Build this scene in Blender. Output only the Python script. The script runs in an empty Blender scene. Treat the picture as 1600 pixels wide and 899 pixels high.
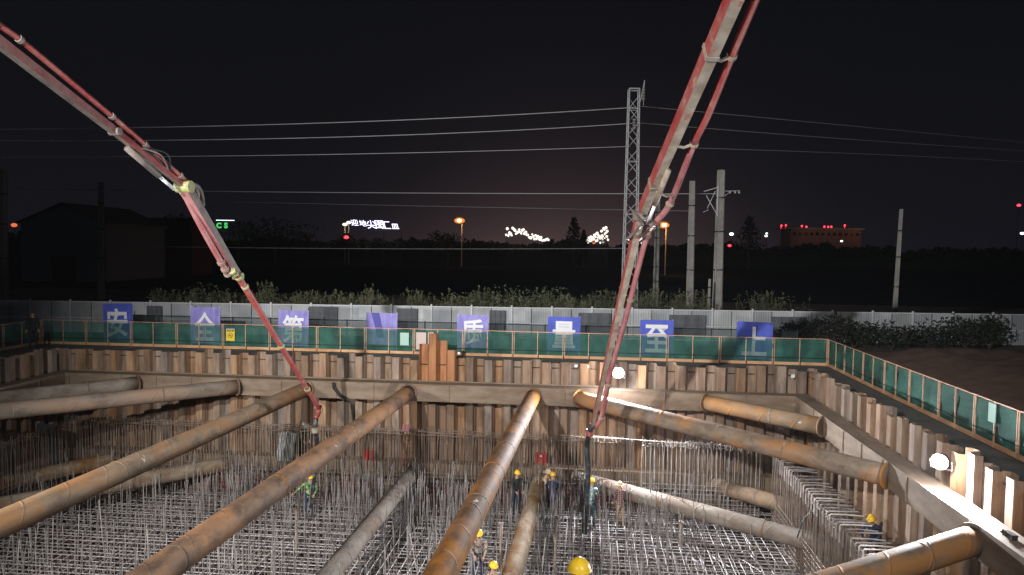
import bpy, bmesh, math, random
from mathutils import Vector, Matrix, Quaternion, noise
random.seed(7)
SC = bpy.context.scene
COL = SC.collection
PI = math.pi

# ------------------------------------------------------------------ camera
F = 1170.0
PITCH, ROLL = math.radians(3.01), 0.014
CAM = Vector((0, 0, 5.0))
fwd = Vector((0, math.cos(PITCH), -math.sin(PITCH)))
up0 = Vector((0, math.sin(PITCH), math.cos(PITCH)))
rt0 = Vector((1, 0, 0))
rt = rt0 * math.cos(ROLL) + up0 * math.sin(ROLL)
up = up0 * math.cos(ROLL) - rt0 * math.sin(ROLL)
cd = bpy.data.cameras.new('camera')
cam = bpy.data.objects.new('camera', cd)
COL.objects.link(cam)
cd.sensor_width = 36.0
cd.lens = F / 1600 * 36
cd.clip_start = 0.1
cd.clip_end = 3000
M = Matrix((rt, up, -fwd)).transposed().to_4x4()
M.translation = CAM
cam.matrix_world = M
SC.camera = cam

# ------------------------------------------------------------------ night sky
w = bpy.data.worlds.new('World')
SC.world = w
w.use_nodes = True
nt = w.node_tree
nt.nodes.clear()
wo = nt.nodes.new('ShaderNodeOutputWorld')
bg = nt.nodes.new('ShaderNodeBackground')
tc = nt.nodes.new('ShaderNodeTexCoord')
sx = nt.nodes.new('ShaderNodeSeparateXYZ')
nt.links.new(tc.outputs['Generated'], sx.inputs[0])
def wmath(op, a, b=None, c=None):
    n = nt.nodes.new('ShaderNodeMath'); n.operation = op
    for i, x in enumerate((a, b, c)):
        if x is None: continue
        if isinstance(x, (int, float)): n.inputs[i].default_value = x
        else: nt.links.new(x, n.inputs[i])
    return n.outputs[0]
zz = wmath('MAXIMUM', sx.outputs[2], 0.0)
el = wmath('POWER', 2.718, wmath('MULTIPLY', zz, -16.0))
ax = wmath('SUBTRACT', sx.outputs[0], 0.07)
az = wmath('POWER', 2.718, wmath('MULTIPLY', wmath('MULTIPLY', ax, ax), -30.0))
front = wmath('GREATER_THAN', sx.outputs[1], 0.0)
glow = wmath('MULTIPLY', wmath('MULTIPLY', el, az), front)
el2 = wmath('POWER', 2.718, wmath('MULTIPLY', zz, -5.0))
mx = nt.nodes.new('ShaderNodeMix'); mx.data_type = 'RGBA'
mx.inputs[6].default_value = (0.0032, 0.0036, 0.0047, 1)
mx.inputs[7].default_value = (0.0058, 0.0056, 0.0088, 1)
nt.links.new(el2, mx.inputs[0])
mx2 = nt.nodes.new('ShaderNodeMix'); mx2.data_type = 'RGBA'
mx2.inputs[7].default_value = (0.075, 0.046, 0.046, 1)
nt.links.new(glow, mx2.inputs[0])
nt.links.new(mx.outputs[2], mx2.inputs[6])
nt.links.new(mx2.outputs[2], bg.inputs[0])
bg.inputs[1].default_value = 1.0
nt.links.new(bg.outputs[0], wo.inputs[0])

vs = SC.view_settings
vs.view_transform = 'Standard'; vs.look = 'None'; vs.exposure = 0.0; vs.gamma = 1.0
SC.cycles.max_bounces = 5
SC.cycles.transparent_max_bounces = 12
SC.cycles.sample_clamp_indirect = 4.0
SC.cycles.use_denoising = True

# ------------------------------------------------------------------ site floodlights (masts stand outside the picture)
def spot(name, loc, target, power, color, size_deg, blend, radius):
    ld = bpy.data.lights.new(name, 'SPOT')
    ld.energy = power; ld.color = color; ld.spot_size = math.radians(size_deg)
    ld.spot_blend = blend; ld.shadow_soft_size = radius
    o = bpy.data.objects.new(name, ld); COL.objects.link(o)
    o.location = loc
    o.rotation_euler = (Vector(target) - Vector(loc)).to_track_quat('-Z', 'Y').to_euler()
    return o
spot('site_floodlight', (-11, -4, 12), (1.2, 36, 1.5), 52000, (1.0, 0.965, 0.92), 72, 1.0, 0.25)
spot('site_floodlight', (-17, 11, 3.0), (-1, 31, -3.5), 9500, (1.0, 0.95, 0.88), 95, 0.9, 0.2)
spot('site_floodlight', (7, -3, 11), (0, 26, -5.5), 9000, (0.95, 0.97, 1.0), 62, 0.9, 0.3)

# ------------------------------------------------------------------ helpers
def U(px, py, z=None, y=None):
    """a point of the place seen at photo pixel (px, py), on the level z or at the distance y"""
    d = fwd + rt * ((px - 800) / F) + up * ((449.5 - py) / F)
    t = (z - CAM.z) / d.z if z is not None else y / d.y
    return CAM + d * t
TH = 0.0997
cu, su = math.cos(TH), math.sin(TH)
def P(u, v, z=0.0):
    """pit frame (u along the far wall, v away from the camera) to the world"""
    return Vector((cu * u + su * v, -su * u + cu * v, z))
def inv(p):
    return cu * p.x - su * p.y, su * p.x + cu * p.y

class MB:
    def __init__(s): s.v = []; s.f = []; s.m = []
    def add(s, vs_, fs, mi=0):
        b = len(s.v)
        s.v += [Vector(x) for x in vs_]
        for f in fs:
            s.f.append(tuple(b + i for i in f)); s.m.append(mi)
    def box(s, c, sz, R=None, mi=0):
        c = Vector(c); hx, hy, hz = sz[0] / 2, sz[1] / 2, sz[2] / 2
        pts = [Vector((x, y, z)) for z in (-hz, hz) for x, y in ((-hx, -hy), (hx, -hy), (hx, hy), (-hx, hy))]
        if R is not None: pts = [R @ p for p in pts]
        s.add([c + p for p in pts], [(3, 2, 1, 0), (4, 5, 6, 7), (0, 1, 5, 4), (1, 2, 6, 5), (2, 3, 7, 6), (3, 0, 4, 7)], mi)
    def tube(s, pts, r, n=8, mi=0, cap=True):
        pts = [Vector(p) for p in pts]
        rs = r if isinstance(r, (list, tuple)) else [r] * len(pts)
        base = len(s.v); prev = None
        for i, p in enumerate(pts):
            a = pts[max(i - 1, 0)]; b = pts[min(i + 1, len(pts) - 1)]
            t = (b - a).normalized()
            if prev is None:
                ref = Vector((0, 0, 1)) if abs(t.z) < 0.9 else Vector((1, 0, 0))
                x = t.cross(ref).normalized()
            else:
                x = (prev - t * prev.dot(t)).normalized()
            prev = x; y = t.cross(x)
            for k in range(n):
                q = 2 * PI * k / n
                s.v.append(p + (x * math.cos(q) + y * math.sin(q)) * rs[i])
        for i in range(len(pts) - 1):
            for k in range(n):
                a0 = base + i * n + k; a1 = base + i * n + (k + 1) % n
                s.f.append((a0, a1, a1 + n, a0 + n)); s.m.append(mi)
        if cap:
            s.f.append(tuple(base + k for k in range(n))[::-1]); s.m.append(mi)
            e = base + (len(pts) - 1) * n
            s.f.append(tuple(e + k for k in range(n))); s.m.append(mi)
    def ball(s, c, r, nu=10, nv=6, mi=0, sc=(1, 1, 1)):
        c = Vector(c); b = len(s.v)
        s.v.append(c + Vector((0, 0, r * sc[2])))
        for i in range(1, nv):
            th = PI * i / nv
            for k in range(nu):
                q = 2 * PI * k / nu
                s.v.append(c + Vector((r * sc[0] * math.sin(th) * math.cos(q), r * sc[1] * math.sin(th) * math.sin(q), r * sc[2] * math.cos(th))))
        s.v.append(c - Vector((0, 0, r * sc[2])))
        for k in range(nu):
            s.f.append((b, b + 1 + k, b + 1 + (k + 1) % nu)); s.m.append(mi)
            for i in range(nv - 2):
                a = b + 1 + i * nu
                s.f.append((a + k, a + nu + k, a + nu + (k + 1) % nu, a + (k + 1) % nu)); s.m.append(mi)
            a = b + 1 + (nv - 2) * nu
            s.f.append((a + k, b + 1 + (nv - 1) * nu, a + (k + 1) % nu)); s.m.append(mi)
    def build(s, name, mats, parent=None, smooth=False, origin=None):
        me = bpy.data.meshes.new(name)
        o0 = Vector((0, 0, 0)) if origin is None else Vector(origin)
        me.from_pydata([tuple(p - o0) for p in s.v], [], s.f)
        if not isinstance(mats, (list, tuple)): mats = [mats]
        for m in mats: me.materials.append(m)
        if len(mats) > 1: me.polygons.foreach_set('material_index', s.m)
        if smooth: me.polygons.foreach_set('use_smooth', [True] * len(me.polygons))
        me.update()
        o = bpy.data.objects.new(name, me)
        COL.objects.link(o)
        if parent is not None: o.parent = parent
        if origin is not None and parent is None: o.location = o0
        return o

def empty(name, loc=(0, 0, 0), rz=0.0):
    o = bpy.data.objects.new(name, None)
    o.empty_display_size = 0.3
    o.location = loc; o.rotation_euler = (0, 0, rz)
    COL.objects.link(o)
    return o
def tag(o, label=None, cat=None, group=None, kind=None):
    if label: o['label'] = label
    if cat: o['category'] = cat
    if group: o['group'] = group
    if kind: o['kind'] = kind
    return o
def copy_tree(o, parent=None):
    c = o.copy(); COL.objects.link(c); c.parent = parent
    for ch in list(o.children): copy_tree(ch, c)
    return c

# ------------------------------------------------------------------ materials
def mat(name, col, rough=0.6, metal=0.0, var=None, scale=4.0, bump=0.0, spec=0.4, col2=None, stretch=(1, 1, 1),
        detail=6.0, lo=0.35, hi=0.65, rnd=0.0, col3=None, s3=1.0, l3=0.55, h3=0.7, emis=None, es=0.0):
    m = bpy.data.materials.new(name); m.use_nodes = True
    t = m.node_tree; b = t.nodes['Principled BSDF']
    b.inputs['Base Color'].default_value = (*col, 1)
    b.inputs['Roughness'].default_value = rough
    b.inputs['Metallic'].default_value = metal
    b.inputs['Specular IOR Level'].default_value = spec
    if emis:
        b.inputs['Emission Color'].default_value = (*emis, 1); b.inputs['Emission Strength'].default_value = es
    if col2 is None: return m
    tc = t.nodes.new('ShaderNodeTexCoord'); mp = t.nodes.new('ShaderNodeMapping')
    mp.inputs['Scale'].default_value = stretch
    t.links.new(tc.outputs['Object'], mp.inputs[0])
    src = mp.outputs[0]
    oi = t.nodes.new('ShaderNodeObjectInfo')
    if rnd:
        ad = t.nodes.new('ShaderNodeVectorMath'); ad.operation = 'ADD'
        sc_ = t.nodes.new('ShaderNodeMath'); sc_.operation = 'MULTIPLY'; sc_.inputs[1].default_value = 37.0
        t.links.new(oi.outputs['Random'], sc_.inputs[0])
        t.links.new(src, ad.inputs[0]); t.links.new(sc_.outputs[0], ad.inputs[1])
        src = ad.outputs[0]
    n = t.nodes.new('ShaderNodeTexNoise'); n.inputs['Scale'].default_value = scale; n.inputs['Detail'].default_value = detail; n.inputs['Roughness'].default_value = 0.66
    t.links.new(src, n.inputs['Vector'])
    mr = t.nodes.new('ShaderNodeMapRange'); mr.inputs[1].default_value = lo; mr.inputs[2].default_value = hi
    t.links.new(n.outputs['Fac'], mr.inputs[0])
    mx = t.nodes.new('ShaderNodeMix'); mx.data_type = 'RGBA'
    mx.inputs[6].default_value = (*col, 1); mx.inputs[7].default_value = (*col2, 1)
    t.links.new(mr.outputs[0], mx.inputs[0])
    out = mx.outputs[2]
    if col3 is not None:
        n3 = t.nodes.new('ShaderNodeTexNoise'); n3.inputs['Scale'].default_value = s3; n3.inputs['Detail'].default_value = 10; n3.inputs['Roughness'].default_value = 0.68
        t.links.new(src, n3.inputs['Vector'])
        m3 = t.nodes.new('ShaderNodeMapRange'); m3.inputs[1].default_value = l3; m3.inputs[2].default_value = h3
        t.links.new(n3.outputs['Fac'], m3.inputs[0])
        mx3 = t.nodes.new('ShaderNodeMix'); mx3.data_type = 'RGBA'; mx3.inputs[7].default_value = (*col3, 1)
        t.links.new(m3.outputs[0], mx3.inputs[0]); t.links.new(out, mx3.inputs[6]); out = mx3.outputs[2]
    if rnd:
        hv = t.nodes.new('ShaderNodeHueSaturation')
        r1 = t.nodes.new('ShaderNodeMapRange'); r1.inputs[3].default_value = 1 - rnd; r1.inputs[4].default_value = 1 + rnd
        t.links.new(oi.outputs['Random'], r1.inputs[0]); t.links.new(r1.outputs[0], hv.inputs['Value'])
        fr = t.nodes.new('ShaderNodeMath'); fr.operation = 'MULTIPLY'; fr.inputs[1].default_value = 7.31
        fr2 = t.nodes.new('ShaderNodeMath'); fr2.operation = 'FRACT'
        t.links.new(oi.outputs['Random'], fr.inputs[0]); t.links.new(fr.outputs[0], fr2.inputs[0])
        r2 = t.nodes.new('ShaderNodeMapRange'); r2.inputs[3].default_value = 0.65; r2.inputs[4].default_value = 1.35
        t.links.new(fr2.outputs[0], r2.inputs[0]); t.links.new(r2.outputs[0], hv.inputs['Saturation'])
        t.links.new(out, hv.inputs['Color']); out = hv.outputs[0]
    t.links.new(out, b.inputs['Base Color'])
    if bump:
        bp = t.nodes.new('ShaderNodeBump'); bp.inputs['Strength'].default_value = bump; bp.inputs['Distance'].default_value = 0.02
        t.links.new(n.outputs['Fac'], bp.inputs['Height']); t.links.new(bp.outputs[0], b.inputs['Normal'])
    return m
def emit(name, col, s):
    m = bpy.data.materials.new(name); m.use_nodes = True
    t = m.node_tree; t.nodes.clear()
    e = t.nodes.new('ShaderNodeEmission'); e.inputs[0].default_value = (*col, 1); e.inputs[1].default_value = s
    o = t.nodes.new('ShaderNodeOutputMaterial'); t.links.new(e.outputs[0], o.inputs[0])
    return m

m_pile = mat('rusty_pile_steel', (0.155, 0.098, 0.068), 0.75, 0.0, col2=(0.30, 0.21, 0.145), scale=1.6, stretch=(3, 3, 0.5), bump=0.25, rnd=0.36,
             col3=(0.27, 0.235, 0.195), s3=1.3, l3=0.56, h3=0.75)
m_pile_new = mat('orange_rust_pile_steel', (0.30, 0.13, 0.06), 0.75, 0.1, col2=(0.42, 0.20, 0.09), scale=2, stretch=(3, 3, 0.4), bump=0.2)
m_waler = mat('waler_steel', (0.15, 0.105, 0.072), 0.7, 0.1, col2=(0.25, 0.19, 0.14), scale=1.4, stretch=(0.6, 1, 2), bump=0.2,
              col3=(0.22, 0.11, 0.06), s3=0.9, l3=0.56, h3=0.72)
m_bar = mat('rebar_steel', (0.40, 0.37, 0.37), 0.5, 0.2, col2=(0.60, 0.57, 0.58), scale=3, lo=0.3, hi=0.7)
m_bar_rust = mat('rusty_rebar_steel', (0.13, 0.095, 0.075), 0.6, 0.35, col2=(0.30, 0.24, 0.20), scale=2.5, lo=0.3, hi=0.7)
m_ground = mat('earth_ground', (0.07, 0.058, 0.045), 0.95, col2=(0.13, 0.105, 0.08), scale=0.6, bump=0.6)
m_field = mat('field_earth', (0.014, 0.020, 0.026), 1.0, col2=(0.024, 0.03, 0.028), scale=0.08, spec=0.0)
m_soil = mat('reddish_soil', (0.16, 0.095, 0.07), 0.95, col2=(0.25, 0.16, 0.12), scale=1.6, bump=1.0, detail=10)
m_conc = mat('dark_concrete', (0.09, 0.085, 0.08), 0.9, col2=(0.17, 0.16, 0.15), scale=1.2, bump=0.3)
m_blind = mat('pit_floor_concrete', (0.05, 0.045, 0.04), 0.8, col2=(0.10, 0.09, 0.085), scale=0.8, bump=0.3)
m_pole = mat('pole_concrete', (0.36, 0.35, 0.33), 0.85, col2=(0.50, 0.49, 0.47), scale=2.0, bump=0.1)
m_galv = mat('galvanised_steel', (0.78, 0.80, 0.84), 0.5, 0.0)
m_plank = mat('orange_board', (0.50, 0.25, 0.12), 0.7, col2=(0.66, 0.42, 0.24), scale=1.5, stretch=(0.5, 1, 1))
m_postor = mat('orange_frame_steel', (0.50, 0.26, 0.15), 0.5, 0.1, col2=(0.62, 0.42, 0.30), scale=3)
m_darkst = mat('dark_steel', (0.035, 0.035, 0.04), 0.5, 0.4)
m_white = mat('white_paint', (0.72, 0.74, 0.80), 0.5, col2=(0.60, 0.62, 0.68), scale=1.0)
m_hoard = mat('hoarding_sheet', (0.36, 0.385, 0.41), 0.55, col2=(0.50, 0.53, 0.56), scale=0.7, rnd=0.2)
m_dsheet = mat('dark_grey_sheet', (0.10, 0.11, 0.13), 0.9, col2=(0.15, 0.16, 0.18), scale=1.5)
m_blue = mat('blue_banner_cloth', (0.07, 0.10, 0.52), 0.6, col2=(0.10, 0.14, 0.60), scale=2.0, spec=0.3)
m_blue_p = mat('faded_violet_banner_cloth', (0.20, 0.18, 0.56), 0.55, col2=(0.36, 0.33, 0.72), scale=2.2, stretch=(2.2, 1, 0.6), spec=0.4)
m_blue_d = mat('deep_blue_band', (0.08, 0.08, 0.38), 0.6)
m_letter = mat('white_letter_print', (0.80, 0.82, 0.88), 0.6)
m_red = mat('faded_red_paint', (0.29, 0.03, 0.03), 0.55, 0.0, col2=(0.34, 0.12, 0.105), scale=2.5, bump=0.05,
            col3=(0.46, 0.34, 0.30), s3=2.5, l3=0.60, h3=0.74, spec=0.5)
m_pink = mat('dusty_red_paint', (0.30, 0.075, 0.08), 0.5, col2=(0.36, 0.18, 0.18), scale=1.6, spec=0.5)
m_pinkd = mat('worn_red_brown_paint', (0.19, 0.055, 0.055), 0.6, col2=(0.24, 0.13, 0.12), scale=2.5, bump=0.2)
m_splat = mat('cement_splashed_paint', (0.20, 0.15, 0.11), 0.8, col2=(0.36, 0.31, 0.25), scale=2.4, bump=0.4,
              col3=(0.34, 0.09, 0.07), s3=2.1, l3=0.60, h3=0.68)
m_greyp = mat('greyish_boom_paint', (0.13, 0.11, 0.10), 0.6, col2=(0.26, 0.22, 0.20), scale=3, bump=0.3)
m_olive = mat('olive_clamp_paint', (0.26, 0.30, 0.10), 0.6, col2=(0.38, 0.36, 0.22), scale=6)
m_rubber = mat('black_rubber_hose', (0.028, 0.030, 0.034), 0.5, col2=(0.14, 0.16, 0.18), scale=5, bump=0.5, lo=0.5, hi=0.7)
m_redsteel = mat('red_form_panel', (0.13, 0.018, 0.014), 0.7, col2=(0.22, 0.045, 0.03), scale=3)
m_redcan = mat('bright_red_can', (0.45, 0.015, 0.015), 0.4, emis=None)
m_skin = mat('skin', (0.42, 0.24, 0.16), 0.6)
m_boot = mat('boot_rubber', (0.03, 0.03, 0.03), 0.6)
m_yel = mat('yellow_helmet_plastic', (0.80, 0.50, 0.03), 0.35)
m_whel = mat('white_helmet_plastic', (0.72, 0.72, 0.68), 0.35)
m_beige = mat('beige_cloth', (0.50, 0.36, 0.24), 0.8)
m_glassem = emit('floodlight_glass', (0.92, 0.96, 1.0), 60.0)
m_leaf = mat('leaf_green', (0.045, 0.075, 0.03), 0.7, col2=(0.09, 0.11, 0.05), scale=1.0, rnd=0.2)
m_leafd = mat('dark_leaf_green', (0.013, 0.02, 0.012), 0.9, col2=(0.028, 0.034, 0.02), scale=1.0, rnd=0.2)
m_reed = mat('dry_reed', (0.05, 0.065, 0.03), 0.8, col2=(0.13, 0.125, 0.075), scale=0.7)
m_bark = mat('bark', (0.06, 0.045, 0.035), 0.9)

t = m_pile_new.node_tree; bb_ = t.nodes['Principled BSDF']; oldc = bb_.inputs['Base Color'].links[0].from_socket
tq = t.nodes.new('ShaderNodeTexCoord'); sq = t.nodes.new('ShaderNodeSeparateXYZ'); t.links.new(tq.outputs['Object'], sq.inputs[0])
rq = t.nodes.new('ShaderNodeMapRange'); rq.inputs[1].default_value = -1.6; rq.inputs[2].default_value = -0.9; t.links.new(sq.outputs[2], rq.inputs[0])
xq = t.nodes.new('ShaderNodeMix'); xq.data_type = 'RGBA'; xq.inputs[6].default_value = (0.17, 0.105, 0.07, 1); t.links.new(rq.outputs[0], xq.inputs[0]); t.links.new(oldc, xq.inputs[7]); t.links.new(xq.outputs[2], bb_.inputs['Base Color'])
def strut_mat(name, a, b, c, spiral=True):
    m = mat(name, a, 0.72, 0.0, col2=b, scale=2.4, stretch=(1, 1, 0.5), bump=0.35, col3=c, s3=1.1, l3=0.47, h3=0.60, lo=0.36, hi=0.60, spec=0.14, detail=14, rnd=0.12)
    t = m.node_tree; bs = t.nodes['Principled BSDF']
    tc = t.nodes.new('ShaderNodeTexCoord'); sp = t.nodes.new('ShaderNodeSeparateXYZ')
    t.links.new(tc.outputs['Object'], sp.inputs[0])
    def ma(op, x, y=None):
        n = t.nodes.new('ShaderNodeMath'); n.operation = op
        for i, q in enumerate((x, y)):
            if q is None: continue
            if isinstance(q, (int, float)): n.inputs[i].default_value = q
            else: t.links.new(q, n.inputs[i])
        return n.outputs[0]
    ang = ma('DIVIDE', ma('ARCTAN2', sp.outputs[1], sp.outputs[0]), 2 * PI)
    ph = ma('ADD', ma('DIVIDE', sp.outputs[2], 1.35), ang)
    fr = ma('FRACT', ph)
    seam = ma('SUBTRACT', 1.0, ma('MINIMUM', ma('MULTIPLY', ma('ABSOLUTE', ma('SUBTRACT', fr, 0.5)), 28.0), 1.0))
    bp = t.nodes.new('ShaderNodeBump'); bp.inputs['Strength'].default_value = 0.5; bp.inputs['Distance'].default_value = 0.02
    t.links.new(seam, bp.inputs['Height'])
    old = bs.inputs['Normal'].links[0].from_socket
    t.links.new(old, bp.inputs['Normal'])
    t.links.new(bp.outputs[0], bs.inputs['Normal'])
    # white paint dabs and cement splashes
    n = t.nodes.new('ShaderNodeTexNoise'); n.inputs['Scale'].default_value = 1.7; n.inputs['Detail'].default_value = 9; n.inputs['Roughness'].default_value = 0.7
    oi = t.nodes.new('ShaderNodeObjectInfo'); vm = t.nodes.new('ShaderNodeVectorMath'); vm.operation = 'ADD'
    mm = ma('MULTIPLY', oi.outputs['Random'], 53.0)
    t.links.new(tc.outputs['Object'], vm.inputs[0]); t.links.new(mm, vm.inputs[1]); t.links.new(vm.outputs[0], n.inputs['Vector'])
    mr = t.nodes.new('ShaderNodeMapRange'); mr.inputs[1].default_value = 0.665; mr.inputs[2].default_value = 0.69
    t.links.new(n.outputs['Fac'], mr.inputs[0])
    mx = t.nodes.new('ShaderNodeMix'); mx.data_type = 'RGBA'; mx.inputs[7].default_value = (0.55, 0.53, 0.50, 1)
    oldc = bs.inputs['Base Color'].links[0].from_socket
    t.links.new(mr.outputs[0], mx.inputs[0]); t.links.new(oldc, mx.inputs[6]); t.links.new(mx.outputs[2], bs.inputs['Base Color'])
    return m
m_strut = strut_mat('rusty_strut_steel', (0.070, 0.045, 0.033), (0.17, 0.105, 0.068), (0.26, 0.135, 0.065))
m_strut_t = strut_mat('tan_strut_steel', (0.13, 0.10, 0.075), (0.25, 0.185, 0.13), (0.28, 0.16, 0.085))
m_strut_d = strut_mat('dusty_strut_steel', (0.16, 0.125, 0.095), (0.27, 0.225, 0.175), (0.17, 0.10, 0.06))

m_strut_o = strut_mat('orange_strut_steel', (0.12, 0.09, 0.068), (0.24, 0.19, 0.15), (0.32, 0.165, 0.075))
# netting: real woven look, partly see-through
m_net = bpy.data.materials.new('green_netting'); m_net.use_nodes = True
t = m_net.node_tree; b = t.nodes['Principled BSDF']; o_ = t.nodes['Material Output']
b.inputs['Roughness'].default_value = 0.7
tcn = t.nodes.new('ShaderNodeTexCoord'); nn = t.nodes.new('ShaderNodeTexNoise'); nn.inputs['Scale'].default_value = 1.3; nn.inputs['Detail'].default_value = 5
t.links.new(tcn.outputs['Object'], nn.inputs['Vector'])
mxn = t.nodes.new('ShaderNodeMix'); mxn.data_type = 'RGBA'; mxn.inputs[6].default_value = (0.012, 0.09, 0.068, 1); mxn.inputs[7].default_value = (0.045, 0.20, 0.16, 1)
t.links.new(nn.outputs['Fac'], mxn.inputs[0]); t.links.new(mxn.outputs[2], b.inputs['Base Color'])
tr = t.nodes.new('ShaderNodeBsdfTransparent'); ms = t.nodes.new('ShaderNodeMixShader'); ms.inputs[0].default_value = 0.62
mrn = t.nodes.new('ShaderNodeMapRange'); mrn.inputs[1].default_value = 0.3; mrn.inputs[2].default_value = 0.7; mrn.inputs[3].default_value = 0.42; mrn.inputs[4].default_value = 0.75
t.links.new(nn.outputs['Fac'], mrn.inputs[0]); t.links.new(mrn.outputs[0], ms.inputs[0])
t.links.new(tr.outputs[0], ms.inputs[1]); t.links.new(b.outputs[0], ms.inputs[2]); t.links.new(ms.outputs[0], o_.inputs[0])

m_dnet = bpy.data.materials.new('dark_netting'); m_dnet.use_nodes = True
t = m_dnet.node_tree; b = t.nodes['Principled BSDF']; b.inputs['Base Color'].default_value = (0.03, 0.05, 0.055, 1); b.inputs['Roughness'].default_value = 0.9
tr = t.nodes.new('ShaderNodeBsdfTransparent'); ms = t.nodes.new('ShaderNodeMixShader'); ms.inputs[0].default_value = 0.55
t.links.new(tr.outputs[0], ms.inputs[1]); t.links.new(b.outputs[0], ms.inputs[2]); t.links.new(ms.outputs[0], t.nodes['Material Output'].inputs[0])
def camo(name, cols, scale=9.0):
    m = mat(name, cols[0], 0.8, col2=cols[1], scale=scale, lo=0.48, hi=0.52, col3=cols[2], s3=scale * 1.3, l3=0.54, h3=0.57)
    return m
m_camo_g = camo('green_camouflage_cloth', ((0.10, 0.22, 0.07), (0.30, 0.42, 0.20), (0.05, 0.08, 0.03)))
m_camo_b = camo('blue_grey_camouflage_cloth', ((0.25, 0.40, 0.42), (0.48, 0.58, 0.58), (0.03, 0.08, 0.10)))
m_camo_d = camo('brown_camouflage_cloth', ((0.07, 0.08, 0.05), (0.34, 0.28, 0.24), (0.40, 0.22, 0.22)))
m_navy = mat('navy_cloth', (0.02, 0.03, 0.07), 0.8)
m_black = mat('black_cloth', (0.02, 0.022, 0.025), 0.8)
m_dgreen = mat('dark_green_cloth', (0.03, 0.05, 0.04), 0.8)
m_khaki = mat('khaki_cloth', (0.36, 0.27, 0.18), 0.8, col2=(0.28, 0.2, 0.13), scale=6)
m_tealtr = camo('teal_camouflage_trousers', ((0.04, 0.10, 0.12), (0.20, 0.32, 0.33), (0.02, 0.03, 0.04)))
# checked shirt
m_check = mat('checked_shirt', (0.33, 0.20, 0.18), 0.8)
t = m_check.node_tree; bb = t.nodes['Principled BSDF']
tcc = t.nodes.new('ShaderNodeTexCoord')
w1 = t.nodes.new('ShaderNodeTexBrick'); w1.offset = 0.0
w1.inputs['Scale'].default_value = 1.0; w1.inputs['Brick Width'].default_value = 0.075; w1.inputs['Row Height'].default_value = 0.075
w1.inputs['Mortar Size'].default_value = 0.012; w1.inputs['Mortar Smooth'].default_value = 0.0
w1.inputs['Color1'].default_value = (0.38, 0.24, 0.21, 1); w1.inputs['Color2'].default_value = (0.30, 0.18, 0.16, 1); w1.inputs['Mortar'].default_value = (0.08, 0.05, 0.06, 1)
mpc = t.nodes.new('ShaderNodeMapping'); mpc.inputs['Rotation'].default_value = (PI / 2, 0, 0)
t.links.new(tcc.outputs['Object'], mpc.inputs[0]); t.links.new(mpc.outputs[0], w1.inputs['Vector']); t.links.new(w1.outputs['Color'], bb.inputs['Base Color'])

# ------------------------------------------------------------------ the setting
UL, UR, VF, VN = -23.45, 9.15, 31.2, 9.6      # sheet pile centre lines
g = MB()
B = 900
def ringq(a, b, c, d):
    g.add([a, b, c, d], [(0, 1, 2, 3)])
near_l, near_r, far_r, far_l = P(UL, VN), P(UR, VN), P(UR, VF), P(UL, VF)
n1, n2, n3, n4 = P(-60, -30), P(50, -30), P(50, 75), P(-60, 75)
ringq(n1, n2, near_r, near_l); ringq(n2, n3, far_r, near_r); ringq(n3, n4, far_l, far_r); ringq(n4, n1, near_l, far_l)
tag(g.build('ground', m_ground), kind='structure')
g = MB()
n1b, n2b, n3b, n4b = [p + Vector((0, 0, 0)) for p in (n1, n2, n3, n4)]
o1, o2, o3, o4 = Vector((-B, -B, 0)), Vector((B, -B, 0)), Vector((B, B, 0)), Vector((-B, B, 0))
ringq(o1, o2, n2b, n1b); ringq(o2, o3, n3b, n2b); ringq(o3, o4, n4b, n3b); ringq(o4, o1, n1b, n4b)
tag(g.build('field', m_field), kind='structure')
g = MB(); g.add([P(UL - .5, VN - 2, -7.4), P(UR + .5, VN - 2, -7.4), P(UR + .5, VF + .5, -7.4), P(UL - .5, VF + .5, -7.4)], [(0, 1, 2, 3)])
tag(g.build('pit_floor', m_blind), kind='structure')
# concrete path round the pit
g = MB(); z = 0.004
for a, b_, c, d in (((UL - 3.0, VF + .25), (UR + 1.35, VF + .25), (UR + 1.35, VF + 2.7), (UL - 3.0, VF + 2.7)),
                    ((UR + .25, VN), (UR + 1.35, VN), (UR + 1.35, VF + .25), (UR + .25, VF + .25)),
                    ((UL - 3.0, VN), (UL - .25, VN), (UL - .25, VF + .25), (UL - 3.0, VF + .25))):
    g.add([P(*a, z), P(*b_, z), P(*c, z), P(*d, z)], [(0, 1, 2, 3)])
tag(g.build('path', m_conc), kind='structure')
# heaped soil beyond the right-hand fence
g = MB(); NX, NY = 50, 50
for j in range(NY + 1):
    for i in range(NX + 1):
        x = 12 + 30 * i / NX; y = 16 + 22 * j / NY
        u_, v_ = inv(Vector((x, y, 0)))
        e = min(1, max(0, (u_ - 11.2) / 4)) * min(1, max(0, (38 - y) / 4)) * min(1, (y - 16) / 3)
        h = 0.9 * e * (0.75 + 0.6 * noise.noise(Vector((x * .16, y * .16, 3)))) + e * 0.22 * noise.noise(Vector((x, y, 0)) * 1.1)
        g.v.append(Vector((x, y, h - 0.02)))
for j in range(NY):
    for i in range(NX):
        a = j * (NX + 1) + i
        g.f.append((a, a + 1, a + NX + 2, a + NX + 1)); g.m.append(0)
tag(g.build('soil_mound', m_soil, smooth=True), kind='structure')

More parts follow.
